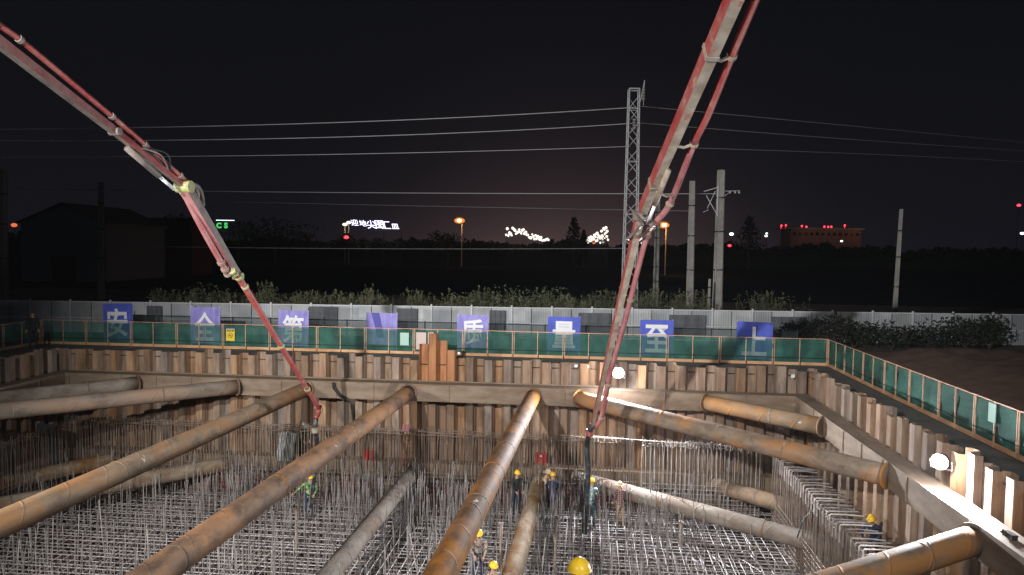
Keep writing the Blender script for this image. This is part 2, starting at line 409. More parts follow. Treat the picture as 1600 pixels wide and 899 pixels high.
# ------------------------------------------------------------------ sheet pile walls
def pile_mesh(name, sgn, ztop, zbot, mat_, hole=False):
    a = 0.165 * sgn; t_ = 0.016
    outer = [(0.0, 0.0), (0.055, a), (0.345, a), (0.4, 0.0)]
    inner = [(x + (t_ if x < .2 else -t_) * (1 if 0 < x < .4 else 0.9), y - t_ * sgn if abs(y) > .01 else -t_ * sgn * .6) for x, y in outer]
    m = MB(); n = 4
    vs_ = []
    for z in (zbot, ztop):
        vs_ += [(x, y, z) for x, y in outer] + [(x, y, z) for x, y in inner]
    fs = []
    for k in range(n - 1):
        fs.append((k, k + 1, 8 + k + 1, 8 + k))
        fs.append((4 + k + 1, 4 + k, 12 + k, 12 + k + 1))
        fs.append((8 + k, 8 + k + 1, 12 + k + 1, 12 + k))
    fs.append((0, 8, 12, 4)); fs.append((3, 7, 15, 11))
    m.add(vs_, fs)
    me = bpy.data.meshes.new(name)
    me.from_pydata([tuple(q) for q in m.v], [], m.f); me.materials.append(mat_)
    return me
PM = {}
def pile_wall(label, p0, dirv, count, tall=None, taper=0.0):
    rz = math.atan2(dirv.y, dirv.x)
    root = empty('sheet_pile_wall', p0, rz)
    tag(root, label, 'retaining wall')
    for i in range(count):
        zt = 0.25 + random.choice((-.06, -.02, 0, .03, .07, .12)) + taper * (i / count)
        mt = m_pile; lb = None
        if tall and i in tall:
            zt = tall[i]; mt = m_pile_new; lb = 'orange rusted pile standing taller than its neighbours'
        key = (i % 2, round(zt, 2), mt.name)
        if key not in PM: PM[key] = pile_mesh('sheet_pile', 1 if i % 2 else -1, zt, -7.4, mt)
        o = bpy.data.objects.new('sheet_pile', PM[key]); COL.objects.link(o)
        o.parent = root; o.location = (0.4 * i, random.uniform(-.012, .012), 0)
        o.rotation_euler = (0, random.uniform(-.004, .004), 0)
        if lb: o['label'] = lb
    return root
du = P(1, 0) - P(0, 0); dv = P(0, 1) - P(0, 0)
ut = inv(U(665, 600, y=31.4))[0]
i0 = int((ut - UL) / 0.4)
nf = int(round((UR - UL) / 0.4))
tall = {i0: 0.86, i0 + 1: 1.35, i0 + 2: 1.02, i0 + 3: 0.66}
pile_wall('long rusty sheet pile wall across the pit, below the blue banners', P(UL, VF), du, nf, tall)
pile_wall('rusty sheet pile wall running from the corner beside the wall-mounted floodlight', P(UR, VF), -dv, 54)
pile_wall('dim sheet pile wall at the shaded corner of the pit behind the short pipe strut', P(UL, VF), -dv, 40, taper=0.25)
root = empty('steel_plate', P(UR - .5, VF - .22, -.2)); 

# remove the unused helper above
bpy.data.objects.remove(root)

# ------------------------------------------------------------------ walers
def waler(label, a, b_, z0, z1, depth_dir, depth=0.6):
    """two H-beams side by side with end plates, stiffeners and cover strip"""
    d = (b_ - a); L = d.length; d.normalize()
    root = empty('waler_beam', a, math.atan2(d.y, d.x))
    tag(root, label, 'steel beam')
    s = 1 if (Matrix.Rotation(-math.atan2(d.y, d.x), 3, 'Z') @ depth_dir).y > 0 else -1
    h = z1 - z0
    def fl(yc, w_, z, name):
        m = MB(); m.box((L / 2, s * yc, z), (L, w_, 0.025)); return m.build(name, m_waler, root)
    for k in range(2):
        yc = depth * (0.25 + 0.5 * k)
        fl(yc, depth * .49, z1 - .0125, 'top_flange'); fl(yc, depth * .49, z0 + .0125, 'bottom_flange')
    m = MB(); m.box((L / 2, s * (depth - .02), (z0 + z1) / 2), (L, 0.02, h - .054)); m.build('web_plate', m_waler, root)
    m = MB()
    x = 0.8
    while x < L - .3:
        m.box((x, s * (depth + .004), (z0 + z1) / 2), (0.03, 0.05, h - .056)); x += random.choice((1.6, 2.4, 2.4, 3.2))
    m.build('stiffener_plates', m_waler, root)
    return root
WZ0, WZ1 = -1.42, -0.70
LZ0, LZ1 = -4.62, -4.02
wf, wr, wl = VF - .25, UR - .25, UL + .25
waler('upper steel waler beam along the far sheet pile wall', P(wl, wf), P(wr, wf), WZ0, WZ1, -dv)
waler('upper steel waler beam running down the side wall under the bright floodlight', P(wr, wf - .61), P(wr, VN + .3), WZ0, WZ1, -du)
waler('upper steel waler beam at the dim side of the pit', P(wl, VN + 4), P(wl, wf - .61), WZ0, WZ1, du)
waler('lower steel waler beam behind the tall wall rebar of the far wall', P(wl, wf), P(wr, wf), LZ0, LZ1, -dv)
waler('lower steel waler beam on the side wall behind the hooked rebar', P(wr, wf - .61), P(wr, VN + .3), LZ0, LZ1, -du)
waler('lower steel waler beam at the dim side of the pit', P(wl, VN + 4), P(wl, wf - .61), LZ0, LZ1, du)

# angle iron rail lying on the far waler
m = MB(); m.tube([P(wl + 1, wf - .12, WZ1 + .05), P(-10, wf - .14, WZ1 + .05), P(0.8, wf - .12, WZ1 + .05)], 0.035, 6)
tag(m.build('steel_rail', m_waler, origin=P(wl + 1, wf - .12, WZ1 + .05)), 'long thin light steel rail lying on the far upper waler', 'rail')

# ------------------------------------------------------------------ pipe struts
def strut(label, a, b_, mt=None, r=0.305, rings=None, group='steel pipe struts across the pit'):
    mt = mt or m_strut
    d = b_ - a; L = d.length
    q = d.to_track_quat('Z', 'Y')
    root = empty('pipe_strut', a)
    root.rotation_mode = 'QUATERNION'; root.rotation_quaternion = q
    tag(root, label, 'pipe strut', group)
    m = MB(); n = 32; segs = max(2, int(L / 0.6))
    m.tube([(0, 0, L * i / segs) for i in range(segs + 1)], r, n)
    m.build('pipe', mt, root, smooth=False)
    for p in root.children[0].data.polygons: p.use_smooth = len(p.vertices) == 4
    for z in (0.02, L - .02):
        m = MB(); m.tube([(0, 0, z - .02), (0, 0, z + .02)], r + .07, 24); m.build('end_plate', mt, root)
    for z in (rings if rings else [L * .33, L * .66]):
        m = MB(); m.tube([(0, 0, z - .03), (0, 0, z - .012), (0, 0, z + .012), (0, 0, z + .03)], [r + .001, r + .008, r + .008, r + .001], 32); m.build('weld_ring', mt, root, smooth=True)
    return root
SZ = -1.07
def clampv(p, v):      # slide onto v = const along u
    u_, _ = inv(p); return P(u_, v, p.z)
def through(pa, pb, z, v_end):
    """line seen through two photo pixels on level z, run to the far waler and towards the camera to v_end"""
    a, b_ = U(*pa, z=z), U(*pb, z=z)
    ua, va = inv(a); ub, vb = inv(b_)
    k = (ub - ua) / (vb - va)
    f_ = wf - .61
    return P(ua + k * (f_ - va), f_, z), P(ua + k * (v_end - va), v_end, z)
a, b_ = through((467, 613), (0, 820), SZ, VN + .4); strut('long tan pipe strut meeting the far waler at the thin red boom tip', a, b_, m_strut_t, rings=[5.5, 12])
a, b_ = through((643, 610), (240, 899), SZ, VN + .4); strut('rusty brown pipe strut crossing just above the worker in green camouflage', a, b_, m_strut, rings=[2.0, 7.2, 12.5, 17])
a, b_ = through((833, 620), (690, 895), SZ, VN + .4); strut('dark rusty pipe strut in the middle of the pit with many raised weld rings', a, b_, m_strut, rings=[3.4, 5.7, 8.4, 10.6, 13.2])
# diagonal corner braces
a = P(inv(U(905, 622, z=SZ))[0], wf - .61, SZ); e = U(1420, 745, z=SZ); ue, ve = inv(e)
strut('long diagonal pipe brace with orange patches, under the far wall floodlight', a, P(wr - .62, ve, SZ), m_strut_o, rings=[4.5, 9.5])
a = P(inv(U(1105, 632, z=SZ))[0], wf - .61, SZ); ue, ve = inv(U(1317, 668, z=SZ))
strut('short tan corner brace nearest the far corner by the mesh fence bend', a, P(wr - .62, ve, SZ), m_strut_t, rings=[3.0])
e = U(1530, 845, z=SZ); s_ = U(1365, 899, z=SZ); ue, ve = inv(e); us, vs2 = inv(s_)
k = (vs2 - ve) / (us - ue)
strut('thick orange stained brace, its end against the side waler below the floodlight', P(wr - .62, ve, SZ), P(wr - .62 - 7.0, ve - k * 7.0 if k < 0 else ve - k * 7.0, SZ), m_strut_o, rings=[1.9, 5])
a = P(inv(U(213, 600, z=SZ))[0], wf - .61, SZ); strut('short dark corner brace at the dim end of the pit, behind the paint-dabbed one', a, P(wl + .62, inv(U(0, 622, z=SZ))[1] - .5, SZ), m_strut_d, rings=[2])
a = P(inv(U(365, 607, z=SZ))[0], wf - .61, SZ); ue, ve = inv(U(0, 643, z=SZ)); ua, va = inv(a)
k = (ve - va) / (ue - ua)
strut('long diagonal brace with white paint dabs at the dim end of the pit', a, P(wl + .62, va + k * (wl + .62 - ua), SZ), m_strut_t, rings=[3, 8])
LZ = -4.38
GL = 'lower pipe struts near the rebar mat'
a, b_ = through((642, 742), (515, 899), LZ, VN + .4); strut('dusty lower strut between the bending green worker and the middle strut', a, b_, m_strut_d, rings=[4, 9], group=GL)
a, b_ = through((842, 754), (800, 899), LZ, VN + .4); strut('dusty lower strut beside the worker in the beige hat', a, b_, m_strut_d, rings=[3, 7.5, 12], group=GL)
a = P(inv(U(900, 745, z=LZ))[0], wf - .61, LZ); e = U(1291, 853, z=LZ); ue, ve = inv(e); ua, va = inv(a)
k = (ve - va) / (ue - ua)
strut('pale lower diagonal brace behind the worker in the checked shirt', a, P(wr - .62, va + k * (wr - .62 - ua), LZ), m_strut_d, rings=[4, 8], group=GL)
a = P(inv(U(1118, 764, z=LZ))[0], wf - .61, LZ); ue, ve = inv(U(1250, 797, z=LZ)); ua, va = inv(a); k = (ve - va) / (ue - ua)
strut('short lower corner brace with cement on its top, ending behind the hooked rebar', a, P(wr - .62, va + k * (wr - .62 - ua), LZ), m_strut_t, rings=[2], group=GL)
a = P(inv(U(160, 728, z=LZ))[0], wf - .61, LZ); strut('short lower corner brace below the dark tarps', a, P(wl + .62, inv(U(0, 760, z=LZ))[1], LZ), m_strut_d, rings=[2], group=GL)
a = P(inv(U(350, 732, z=LZ))[0], wf - .61, LZ); ue, ve = inv(U(0, 790, z=LZ)); ua, va = inv(a); k = (ve - va) / (ue - ua)
strut('lower diagonal brace half hidden under the long tan strut', a, P(wl + .62, va + k * (wl + .62 - ua), LZ), m_strut_d, rings=[3, 8], group=GL)

# ------------------------------------------------------------------ rebar mat
MZ = -5.5
root = empty('rebar_mat', P(-7, 25, MZ)); tag(root, 'wide welded grid of grey reinforcing bars with upright bar ends covering the pit bottom', 'rebar mat')
O = root.location.copy()
def grid_layer(z, sp_u, sp_v, r, mt, name, jit=0.02):
    m = MB()
    v_ = 17.0
    while v_ < 30.9:
        zj = z + random.uniform(-jit, jit)
        m.tube([P(-22.6, v_ + random.uniform(-.06, .06), zj) - O, P(-8, v_ + random.uniform(-.06, .06), zj + random.uniform(-jit, jit)) - O,
                P(8.4, v_ + random.uniform(-.06, .06), zj) - O], r, 4); v_ += sp_v
    u_ = -22.6
    while u_ < 8.4:
        zj = z + r * 2 + random.uniform(-jit, jit)
        m.tube([P(u_ + random.uniform(-.06, .06), 17, zj) - O, P(u_ + random.uniform(-.03, .03), 30.9, zj) - O], r, 4); u_ += sp_u
    m.build(name, mt, root)
grid_layer(MZ, 0.31, 0.30, 0.0175, m_bar, 'top_layer', .035)
grid_layer(MZ - .45, 0.36, 0.36, 0.014, m_bar_rust, 'second_layer', .05)
grid_layer(-7.1, 0.3, 0.3, 0.014, m_bar_rust, 'bottom_layer')
bars = []
v_ = 17.5
while v_ < 30.6:
    u_ = -22.3
    while u_ < 8.0:
        if random.random() < (0.8 if v_ > 28 else 0.50) * (.45 if u_ > 3 else 1) * (0 if u_ > 6.6 else 1) + (.12 if v_ > 26 and u_ < 3 else 0):
            uu = u_ + random.uniform(-.15, .15); vv = v_ + random.uniform(-.15, .15)
            h = random.choice((0.8, 1.0, 1.15, 1.3, 1.5, 1.8)) * random.uniform(.9, 1.1)
            if v_ > 27.5 and -14 < u_: h *= random.uniform(.6, 1.2)
            bars.append((vv, uu, h))
        u_ += 0.42
    v_ += 0.42
for _ in range(650):
    bars.append((random.uniform(26.3, 30.4), random.uniform(-15, 4.5), random.uniform(.9, 2.0)))
for _ in range(110):
    bars.append((random.uniform(21, 27), random.uniform(-15, 2), random.uniform(.9, 1.6)))
WK = [inv(Vector((p_.x, q_, 0))) for p_, q_ in ((U(px_, 800, y=q_), q_) for px_, q_ in ((483, 28.3), (923, 27.9), (969, 27.6), (806, 29.0), (748, 23.0)))]
bars = [b_ for b_ in bars if not any(abs(b_[1] - a_[0]) < .32 and -1.6 < b_[0] - a_[1] < .25 and random.random() < .8 for a_ in WK)]
bars.sort()
m_up = mat('upright_bar_steel', (0.17, 0.14, 0.125), 0.5, 0.1, col2=(0.50, 0.47, 0.46), scale=1.6, rnd=0.3)
rest = MB(); cnt = 0
for vv, uu, h in bars:
    t0 = Vector((random.gauss(0, .035), random.gauss(0, .035), 0))
    pts = [P(uu, vv, -7.2) - O, P(uu, vv, MZ) - O, P(uu, vv, MZ + h) + t0 * h * 1.6 - O]
    if vv > 22.4 and cnt < 95:
        m = MB(); m.tube(pts, 0.0155, 5); m.build('upright_bar', m_up, root); cnt += 1
    else: rest.tube(pts, 0.0130, 4)
tag(rest.build('upright_bars', m_up, root), kind='stuff')
# inclined chair bars, reads as the truss of the mat
m = MB()
for _ in range(260):
    uu = random.uniform(-22, 7.5); vv = random.uniform(19, 29.5); q = random.choice((-1, 1)) * random.uniform(.3, .6)
    m.tube([P(uu, vv, MZ + .03) - O, P(uu + random.choice((0, 1)) * q, vv + .5, -7.05) - O], 0.014, 4)
tag(m.build('chair_bars', m_bar, root), kind='stuff')
# long loose bars and bent bars lying on the mat at the right
m = MB()
for _ in range(46):
    uu = random.uniform(1.0, 6.0); vv = random.uniform(20.5, 27); an = random.gauss(-1.2, .35); L = random.uniform(1.5, 4.0)
    a = P(uu, vv, MZ + .06); e = P(uu + math.cos(an) * L * .5, vv + math.sin(an) * L, MZ + .07 + random.uniform(0, .12))
    m.tube([a - O, (a + e) / 2 + Vector((random.gauss(0, .06), 0, random.uniform(.0, .12))) - O, e - O], 0.016, 4)
for _ in range(16):
    c = U(random.uniform(1010, 1290), random.uniform(835, 895), z=MZ + .1); R_ = random.uniform(.4, 1.2); a0 = random.uniform(0, PI)
    m.tube([c + Vector((R_ * math.cos(a0 + q * .3), R_ * math.sin(a0 + q * .3), .25 * math.sin(q * .45))) - O for q in range(8)], 0.014, 4)
m.build('loose_bars', m_up, root)

# ------------------------------------------------------------------ wall rebar cages
def cage(label, pos, inward, s0, s1, step, ztop, hooks=None, along=None, mt=m_bar_rust):
    """pos(s) -> (u, v); upright wall bars in two curtains with tie bars"""
    root = empty('wall_rebar_cage', P(*pos(s0), MZ)); tag(root, label, 'rebar cage')
    O = root.location.copy()
    rest = MB(); n = 0; s = s0
    tot = int((s1 - s0) / step)
    while s < s1:
        for k in (0, 1):
            u_, v_ = pos(s + random.uniform(-.015, .015)); u_ += inward[0] * k * .45; v_ += inward[1] * k * .45
            zt = ztop + random.gauss(0, .035)
            pts = [P(u_, v_, -6.5) - O, P(u_ + random.gauss(0, .015), v_, zt - .7) - O, P(u_ + random.gauss(0, .03), v_ + random.gauss(0, .02), zt) - O]
            if k == 0 and n < 98:
                m = MB(); m.tube(pts, 0.015, 5); m.build('wall_bar', mt, root); n += 1
            else: rest.tube(pts, 0.014, 4)
        s += step
    tag(rest.build('wall_bars', mt, root), kind='stuff')
    m = MB()
    z = MZ
    while z < -4.2:
        u_, v_ = pos(s0); u2, v2 = pos(s1)
        m.tube([P(u_, v_, z) - O, P(u2, v2, z) - O], 0.012, 4); z += .18
    for z in (ztop - .12, ztop - .05, ztop - .22):
        pts = []
        for i in range(40):
            u_, v_ = pos(s0 + (s1 - s0) * i / 39)
            pts.append(P(u_, v_ - .02, z + random.gauss(0, .03)) - O)
        m.tube(pts, 0.016, 4)
    m.build('tie_bars', mt, root)
    return root
cf = 29.75
c1 = cage('tall row of rusty wall bars before the far wall, ending at the white tape', lambda s: (s, cf), (0, .5), -22.2, 2.0, 0.13, -2.45)
c2 = cage('row of pale upright bars whose tops are wrapped with white tape', lambda s: (s, cf - .1), (0, .5), 2.3, 6.9, 0.17, -2.5, mt=m_up)
# white tape wraps
O = c2.location.copy(); m = MB()
a = P(0.1, cf - .12, -2.42); b_ = P(6.6, cf - .12, -2.62)
m.tube([a - O, (a + b_) / 2 + Vector((0, 0, -.03)) - O, b_ - O], 0.014, 5)
for i in range(46):
    f_ = 0.12 + .88 * i / 45 if i > 6 else i * .035
    if .26 < f_ < .44: continue
    p = a.lerp(b_, f_); L = random.uniform(.10, .26); dx = random.uniform(-.10, .16)
    m.add([p + Vector((-.018, -.02, .02)) - O, p + Vector((.022, -.02, .03)) - O, p + Vector((.022 + dx, -.03, -L)) - O, p + Vector((-.012 + dx, -.03, -L)) - O], [(0, 1, 2, 3)])
m.build('tape_line', mat('white_tape', (0.8, 0.76, 0.72), 0.6), c2)
c3 = cage('close ranked wall bars with long hooks bent towards the side wall', lambda s: (7.1, s), (.7, 0), 17.0, 28.8, 0.15, -2.55, mt=m_bar_rust)
O = c3.location.copy(); n = 0
s = 17.0
while s < 28.4:
    m = MB(); z = -2.5 + random.gauss(0, .02)
    m.tube([P(7.06, s, z - .5) - O, P(7.06, s, z - .03) - O, P(7.10, s, z) - O, P(7.5, s - .03 + random.gauss(0, .02), z + .02) - O, P(7.95 + random.gauss(0, .03), s + random.gauss(0, .03), z + random.gauss(0, .02)) - O], 0.021, 5)
    m.build('hook_bar', m_up, c3); s += 0.29; n += 1
c4 = cage('shaded wall bars at the dim side of the pit behind the dark tarps', lambda s: (-21.6, s), (-.5, 0), 19, 29.0, 0.2, -2.5)

# ------------------------------------------------------------------ red form panels along the far edge of the mat
FPL = ['red form panel under the tan strut, first of the row at the dim end', 'red form panel left of the rusty strut, second of the row', 'red form panel left of the rusty strut, third of the row',
       'red form panel left of the rusty strut, fourth of the row', 'red form panel touching the rusty strut on its dim side', 'red form panel just right of the worker in green camouflage',
       'red form panel second to the right of the worker in green camouflage', 'red form panel just left of the dusty lower strut under the ladder', 'red form panel behind the dusty lower strut under the ladder',
       'red form panel just right of the dusty lower strut under the ladder', 'red form panel between the ladder strut and the dark middle strut', 'red form panel just right of the dark middle strut',
       'red form panel between the navy worker and the right hose', 'red form panel behind the worker in blue-grey camouflage', 'red form panel behind the worker in the checked shirt']
k = 0
for x0 in (262, 318, 350, 380, 410, 520, 560, 600, 645, 690, 735, 780, 880, 930, 985):
    u_, _ = inv(U(x0, 770, y=30)); wd = random.uniform(.8, 1.05); hh = random.uniform(.55, .85)
    root = empty('form_panel', P(u_, 30.02, MZ + .02), -TH)
    tag(root, FPL[k], 'form panel', 'red form panels at the far edge of the mat')
    m = MB(); m.box((wd / 2, 0, hh / 2), (wd, .03, hh)); m.build('face_sheet', m_redsteel, root)
    m = MB()
    for q in range(4): m.box((.02 + (wd - .04) * q / 3, -.045, hh / 2), (.03, .055, hh - .01))
    m.box((wd / 2, -.047, .03), (wd - .08, .04, .03)); m.box((wd / 2, -.047, hh - .03), (wd - .08, .04, .03))
    m.build('rib', m_redsteel, root); k += 1

# ------------------------------------------------------------------ round posts standing in the mat
for i, (px, zt, lb) in enumerate(((781, -3.9, 'grey steel post in the mat just left of the dusty lower strut'), (866, -3.7, 'grey steel post in the mat just right of the dusty lower strut'),
                                  (1063, -4.6, 'short grey steel post in the mat right of the worker in the checked shirt'), (462, -4.2, 'grey steel post in the mat below the bending green worker'))):
    p = U(px, 899 if i < 2 else 860, z=-5.6)
    root = empty('steel_post', (p.x, p.y, -7.4)); tag(root, lb, 'steel post', 'steel posts standing in the rebar mat')
    m = MB(); m.tube([(0, 0, 0), (0.02, 0.03, zt + 7.4)], 0.055, 10); m.build('tube', m_bar_rust, root, smooth=True)
    m = MB(); m.box((.02, .03, zt + 7.4 + .01), (.18, .18, .016)); m.build('cap_plate', m_bar_rust, root)

# ------------------------------------------------------------------ green mesh fence
def mesh_fence(label, a, b_, ndiv, posts_bias=0):
    d = b_ - a; L = d.length; rz = math.atan2(d.y, d.x)
    root = empty('mesh_fence', a, rz); tag(root, label, 'fence')
    H = 1.18
    for i in range(ndiv):
        x0, x1 = L * i / ndiv, L * (i + 1) / ndiv
        m = MB(); nx = 10; nz = 6
        for kz in range(nz + 1):
            for kx in range(nx + 1):
                x = x0 + (x1 - x0) * kx / nx
                m.v.append(Vector((x, 0.035 + .09 * noise.noise(Vector((x * 2.6, kz * .35, i))), .14 + (H - .17) * kz / nz - (.05 * abs(noise.noise(Vector((x * 2, 0, 5)))) if kz == nz else 0))))
        for kz in range(nz):
            for kx in range(nx):
                q = kz * (nx + 1) + kx; m.f.append((q, q + 1, q + nx + 2, q + nx + 1)); m.m.append(0)
        m.build('netting', m_net, root, smooth=True)
        m = MB(); m.box(((x0 + x1) / 2, -.02, .08), (x1 - x0 - .05, .025, .13)); m.build('toe_board', m_plank, root)
    for i in range(ndiv + 1):
        x = L * i / ndiv
        m = MB(); m.box((x - .035, 0, H / 2), (.035, .035, H + random.uniform(-.03, .03)))
        if i % 2 == 0: m.box((x + .045, 0, H / 2), (.03, .03, H))
        o = m.build('post', m_postor, root); o.rotation_euler.y = 0
    m = MB(); m.box((L / 2, 0.0, H + .01), (L, .03, .03)); m.build('top_rail', m_postor, root)
    m = MB(); m.tube([(0, -.03, .34), (L, -.03, .34)], .012, 5); m.build('cable', m_darkst, root)
    return root
VFe, URe, ULe = 34.0, 10.6, -26.5
mesh_fence('long green netting fence with orange posts standing beyond the far sheet pile wall', P(ULe, VFe), P(URe, VFe), 32)
mesh_fence('green netting fence with orange posts running beside the dark path and soil heap', P(URe, VFe - .1), P(URe, 11), 22)
mesh_fence('short stretch of green netting fence at the dim corner', P(ULe, 20), P(ULe, VFe - .1), 12)

# signs and papers on the fence
def flat_sign(name, label, cat, px, py, wpx, hpx, vv, mt, zoff=0.0):
    p = U(px, py, y=33)
    # onto the plane v = vv
    d = (p - CAM); t0 = vv / inv(p)[1]
    c = CAM + d * t0
    sc_ = c.y / F
    W_, H_ = wpx * sc_, hpx * sc_
    m = MB(); m.box((0, 0, 0), (W_, .008, H_))
    o = m.build(name, mt); o.location = c; o.rotation_euler = (0, 0, -TH); tag(o, label, cat)
    return o, W_, H_
def textmesh(s, size, mt, name='lettering', bold=0.0, parent=None, loc=(0, 0, 0), sx_=1.0, sy_=1.0, shear=0.0, rot=(PI / 2, 0, 0), extr=0.004):
    cu_ = bpy.data.curves.new(name, 'FONT'); cu_.body = s; cu_.size = size; cu_.align_x = 'CENTER'; cu_.align_y = 'CENTER'
    cu_.offset = bold; cu_.extrude = extr; cu_.shear = shear; cu_.resolution_u = 3
    tmp = bpy.data.objects.new('tmp_text', cu_); COL.objects.link(tmp)
    bpy.context.view_layer.update()
    dg = bpy.context.evaluated_depsgraph_get()
    me = bpy.data.meshes.new_from_object(tmp.evaluated_get(dg))
    bpy.data.objects.remove(tmp)
    xs = [v.co.x for v in me.vertices]; ys = [v.co.y for v in me.vertices]
    if xs:
        cx, cy = (min(xs) + max(xs)) / 2, (min(ys) + max(ys)) / 2
        for v in me.vertices: v.co.x = (v.co.x - cx) * sx_; v.co.y = (v.co.y - cy) * sy_
    me.materials.clear(); me.materials.append(mt)
    o = bpy.data.objects.new(name, me); COL.objects.link(o)
    o.parent = parent; o.location = loc; o.rotation_euler = rot
    return o
m_yelsign = mat('yellow_sign_board', (0.80, 0.58, 0.04), 0.5)
m_blackprint = mat('black_print', (0.02, 0.02, 0.02), 0.6)
o, W_, H_ = flat_sign('warning_sign', 'yellow no-smoking warning sign hanging on the green netting fence', 'sign', 360, 523, 14, 20, VFe - .06, m_yelsign)
m = MB(); m.box((0, -.007, H_ / 2 - .03), (W_, .004, .05)); m.build('blue_header', mat('blue_print', (0.10, 0.22, 0.5)), o)
textmesh('禁止吸烟', .085, m_blackprint, 'lettering', .003, o, (0, -.008, H_ / 2 - .12))
m = MB()
pts = [(.11 * math.cos(q * PI / 12), -.009, -.04 + .11 * math.sin(q * PI / 12)) for q in range(25)]
m.tube(pts, .011, 5, cap=False); m.tube([(-.075, -.009, .035), (.075, -.009, -.115)], .010, 5); m.tube([(-.06, -.009, -.05), (.05, -.009, -.03)], .014, 5)
m.build('prohibition_ring', m_blackprint, o)
m_paper = mat('pink_paper', (0.62, 0.50, 0.47), 0.7); m_paperg = mat('pale_green_paper', (0.42, 0.62, 0.55), 0.7)
flat_sign('paper_notice', 'pale green paper notice on the netting left of the tall orange piles', 'notice', 632, 530, 14, 20, VFe - .06, m_paperg)
flat_sign('paper_notice', 'square pinkish board on the netting next to the tall orange piles', 'notice', 658, 533, 16, 27, VFe - .06, m_paper)
flat_sign('paper_notice', 'narrow pale board between the pinkish board and the tall orange piles', 'notice', 673, 531, 9, 23, VFe - .08, m_paper)
m_tag = mat('white_tag_plastic', (0.75, 0.75, 0.72), 0.5)
for px, py, s_, lb in ((89, 551, 6, 'small white tag on the piles at the dim corner'), (717, 552, 4, 'tiny white tag on the short orange pile'),
                       (1239, 588, 6, 'white tag on the piles short of the fence corner'), (1291, 593, 5, 'small white tag on the corner pile below the fence corner'),
                       (900, 572, 4, 'tiny white tag on the far piles left of the floodlight'), (919, 573, 3, 'tiny white tag nearest the floodlight')):
    flat_sign('survey_tag', lb, 'tag', px, py, s_, s_ * .9, VF - .2, m_tag)
p = U(1587, 668, y=18.5)
# pale rag on the side fence
m = MB(); d0 = P(URe - .05, inv(U(1585, 700, z=0))[1], .9)
m.box((0, 0, 0), (.02, .35, .5)); o = m.build('cloth_rag', m_paperg); o.location = d0; o.rotation_euler = (0, 0, -TH); tag(o, 'pale green cloth hanging on the side netting fence', 'cloth')

# ------------------------------------------------------------------ slogan banners
VB = 34.9
ban = [('安', 185, 503, 49, 57, m_blue, 'deep blue banner with the character 安, first of the row at the dim end'),
       ('全', 321, 509, 49, 58, m_blue_p, 'wrinkled violet banner with the character 全, beside the yellow warning sign'),
       ('第', 458, 513, 49, 56, m_blue_p, 'wrinkled violet banner with the character 第, half crossed by the thin red boom'),
       ('', 596, 514, 50, 50, m_blue_p, 'creased pale violet banner crossed by one dark slanting band'),
       ('质', 739, 518, 50, 52, m_blue_p, 'violet banner with the character 质, just right of the tall orange piles'),
       ('量', 881, 522, 51, 54, m_blue, 'blue banner with the many-stroked character 量, left of the boom'),
       ('至', 1026, 528, 52, 56, m_blue, 'blue banner with the character 至, above and right of the far floodlight'),
       ('上', 1178, 532, 55, 58, m_blue, 'bright blue banner with the simple character 上, last before the bushes')]
for ch, px, py, wp, hp, mt, lb in ban:
    p = U(px, py, y=34); c = CAM + (p - CAM) * (VB / inv(p)[1]); sc_ = c.y / F; W_, H_ = wp * sc_, hp * sc_
    root = empty('slogan_banner', (c.x, c.y, 0), -TH); root.rotation_euler.y = random.uniform(-.018, .018); tag(root, lb, 'banner', 'blue slogan banners')
    zc = c.z; z0 = max(zc - H_ / 2, .12)
    m = MB(); nx, nz = 24, 10; wr_ = .022 if mt is m_blue_p else .008
    for kz in range(nz + 1):
        for kx in range(nx + 1):
            x = -W_ / 2 + W_ * kx / nx; zq = z0 + (zc + H_ / 2 - z0) * kz / nz
            m.v.append(Vector((x, wr_ * noise.noise(Vector((x * 5, zq * 1.2, px))) * 2, zq)))
    for kz in range(nz):
        for kx in range(nx):
            q = kz * (nx + 1) + kx; m.f.append((q, q + 1, q + nx + 2, q + nx + 1)); m.m.append(0)
    m.build('cloth', mt, root, smooth=True)
    if ch:
        o = textmesh(ch, 1.0, m_letter, 'character', .022, root, (0, -.06, zc - .03), extr=.004)
        xs = [v.co.x for v in o.data.vertices]; ys = [v.co.y for v in o.data.vertices]
        fx, fy = W_ * .70 / (max(xs) - min(xs)), H_ * .78 / (max(ys) - min(ys))
        for v in o.data.vertices: v.co.x *= fx; v.co.y *= fy
    else:
        m = MB(); h = H_ / 2
        m.add([(-.16 * W_ - .17 * W_, -.05, zc + h), (-.33 * W_ + .24 * W_, -.05, zc + h), (.08 * W_, -.05, zc - h * .55), (-.12 * W_, -.05, zc - h * .55)], [(0, 1, 2, 3)])
        m.build('dark_band', m_blue_d, root)  # dark blue band laid flat across the creased cloth
    for sx_ in (-W_ / 2 + .03, W_ / 2 - .03):
        m = MB(); m.tube([(sx_, .05, 0), (sx_, .05, zc + H_ / 2 + .03)], .018, 6); m.build('pole', m_galv, root)

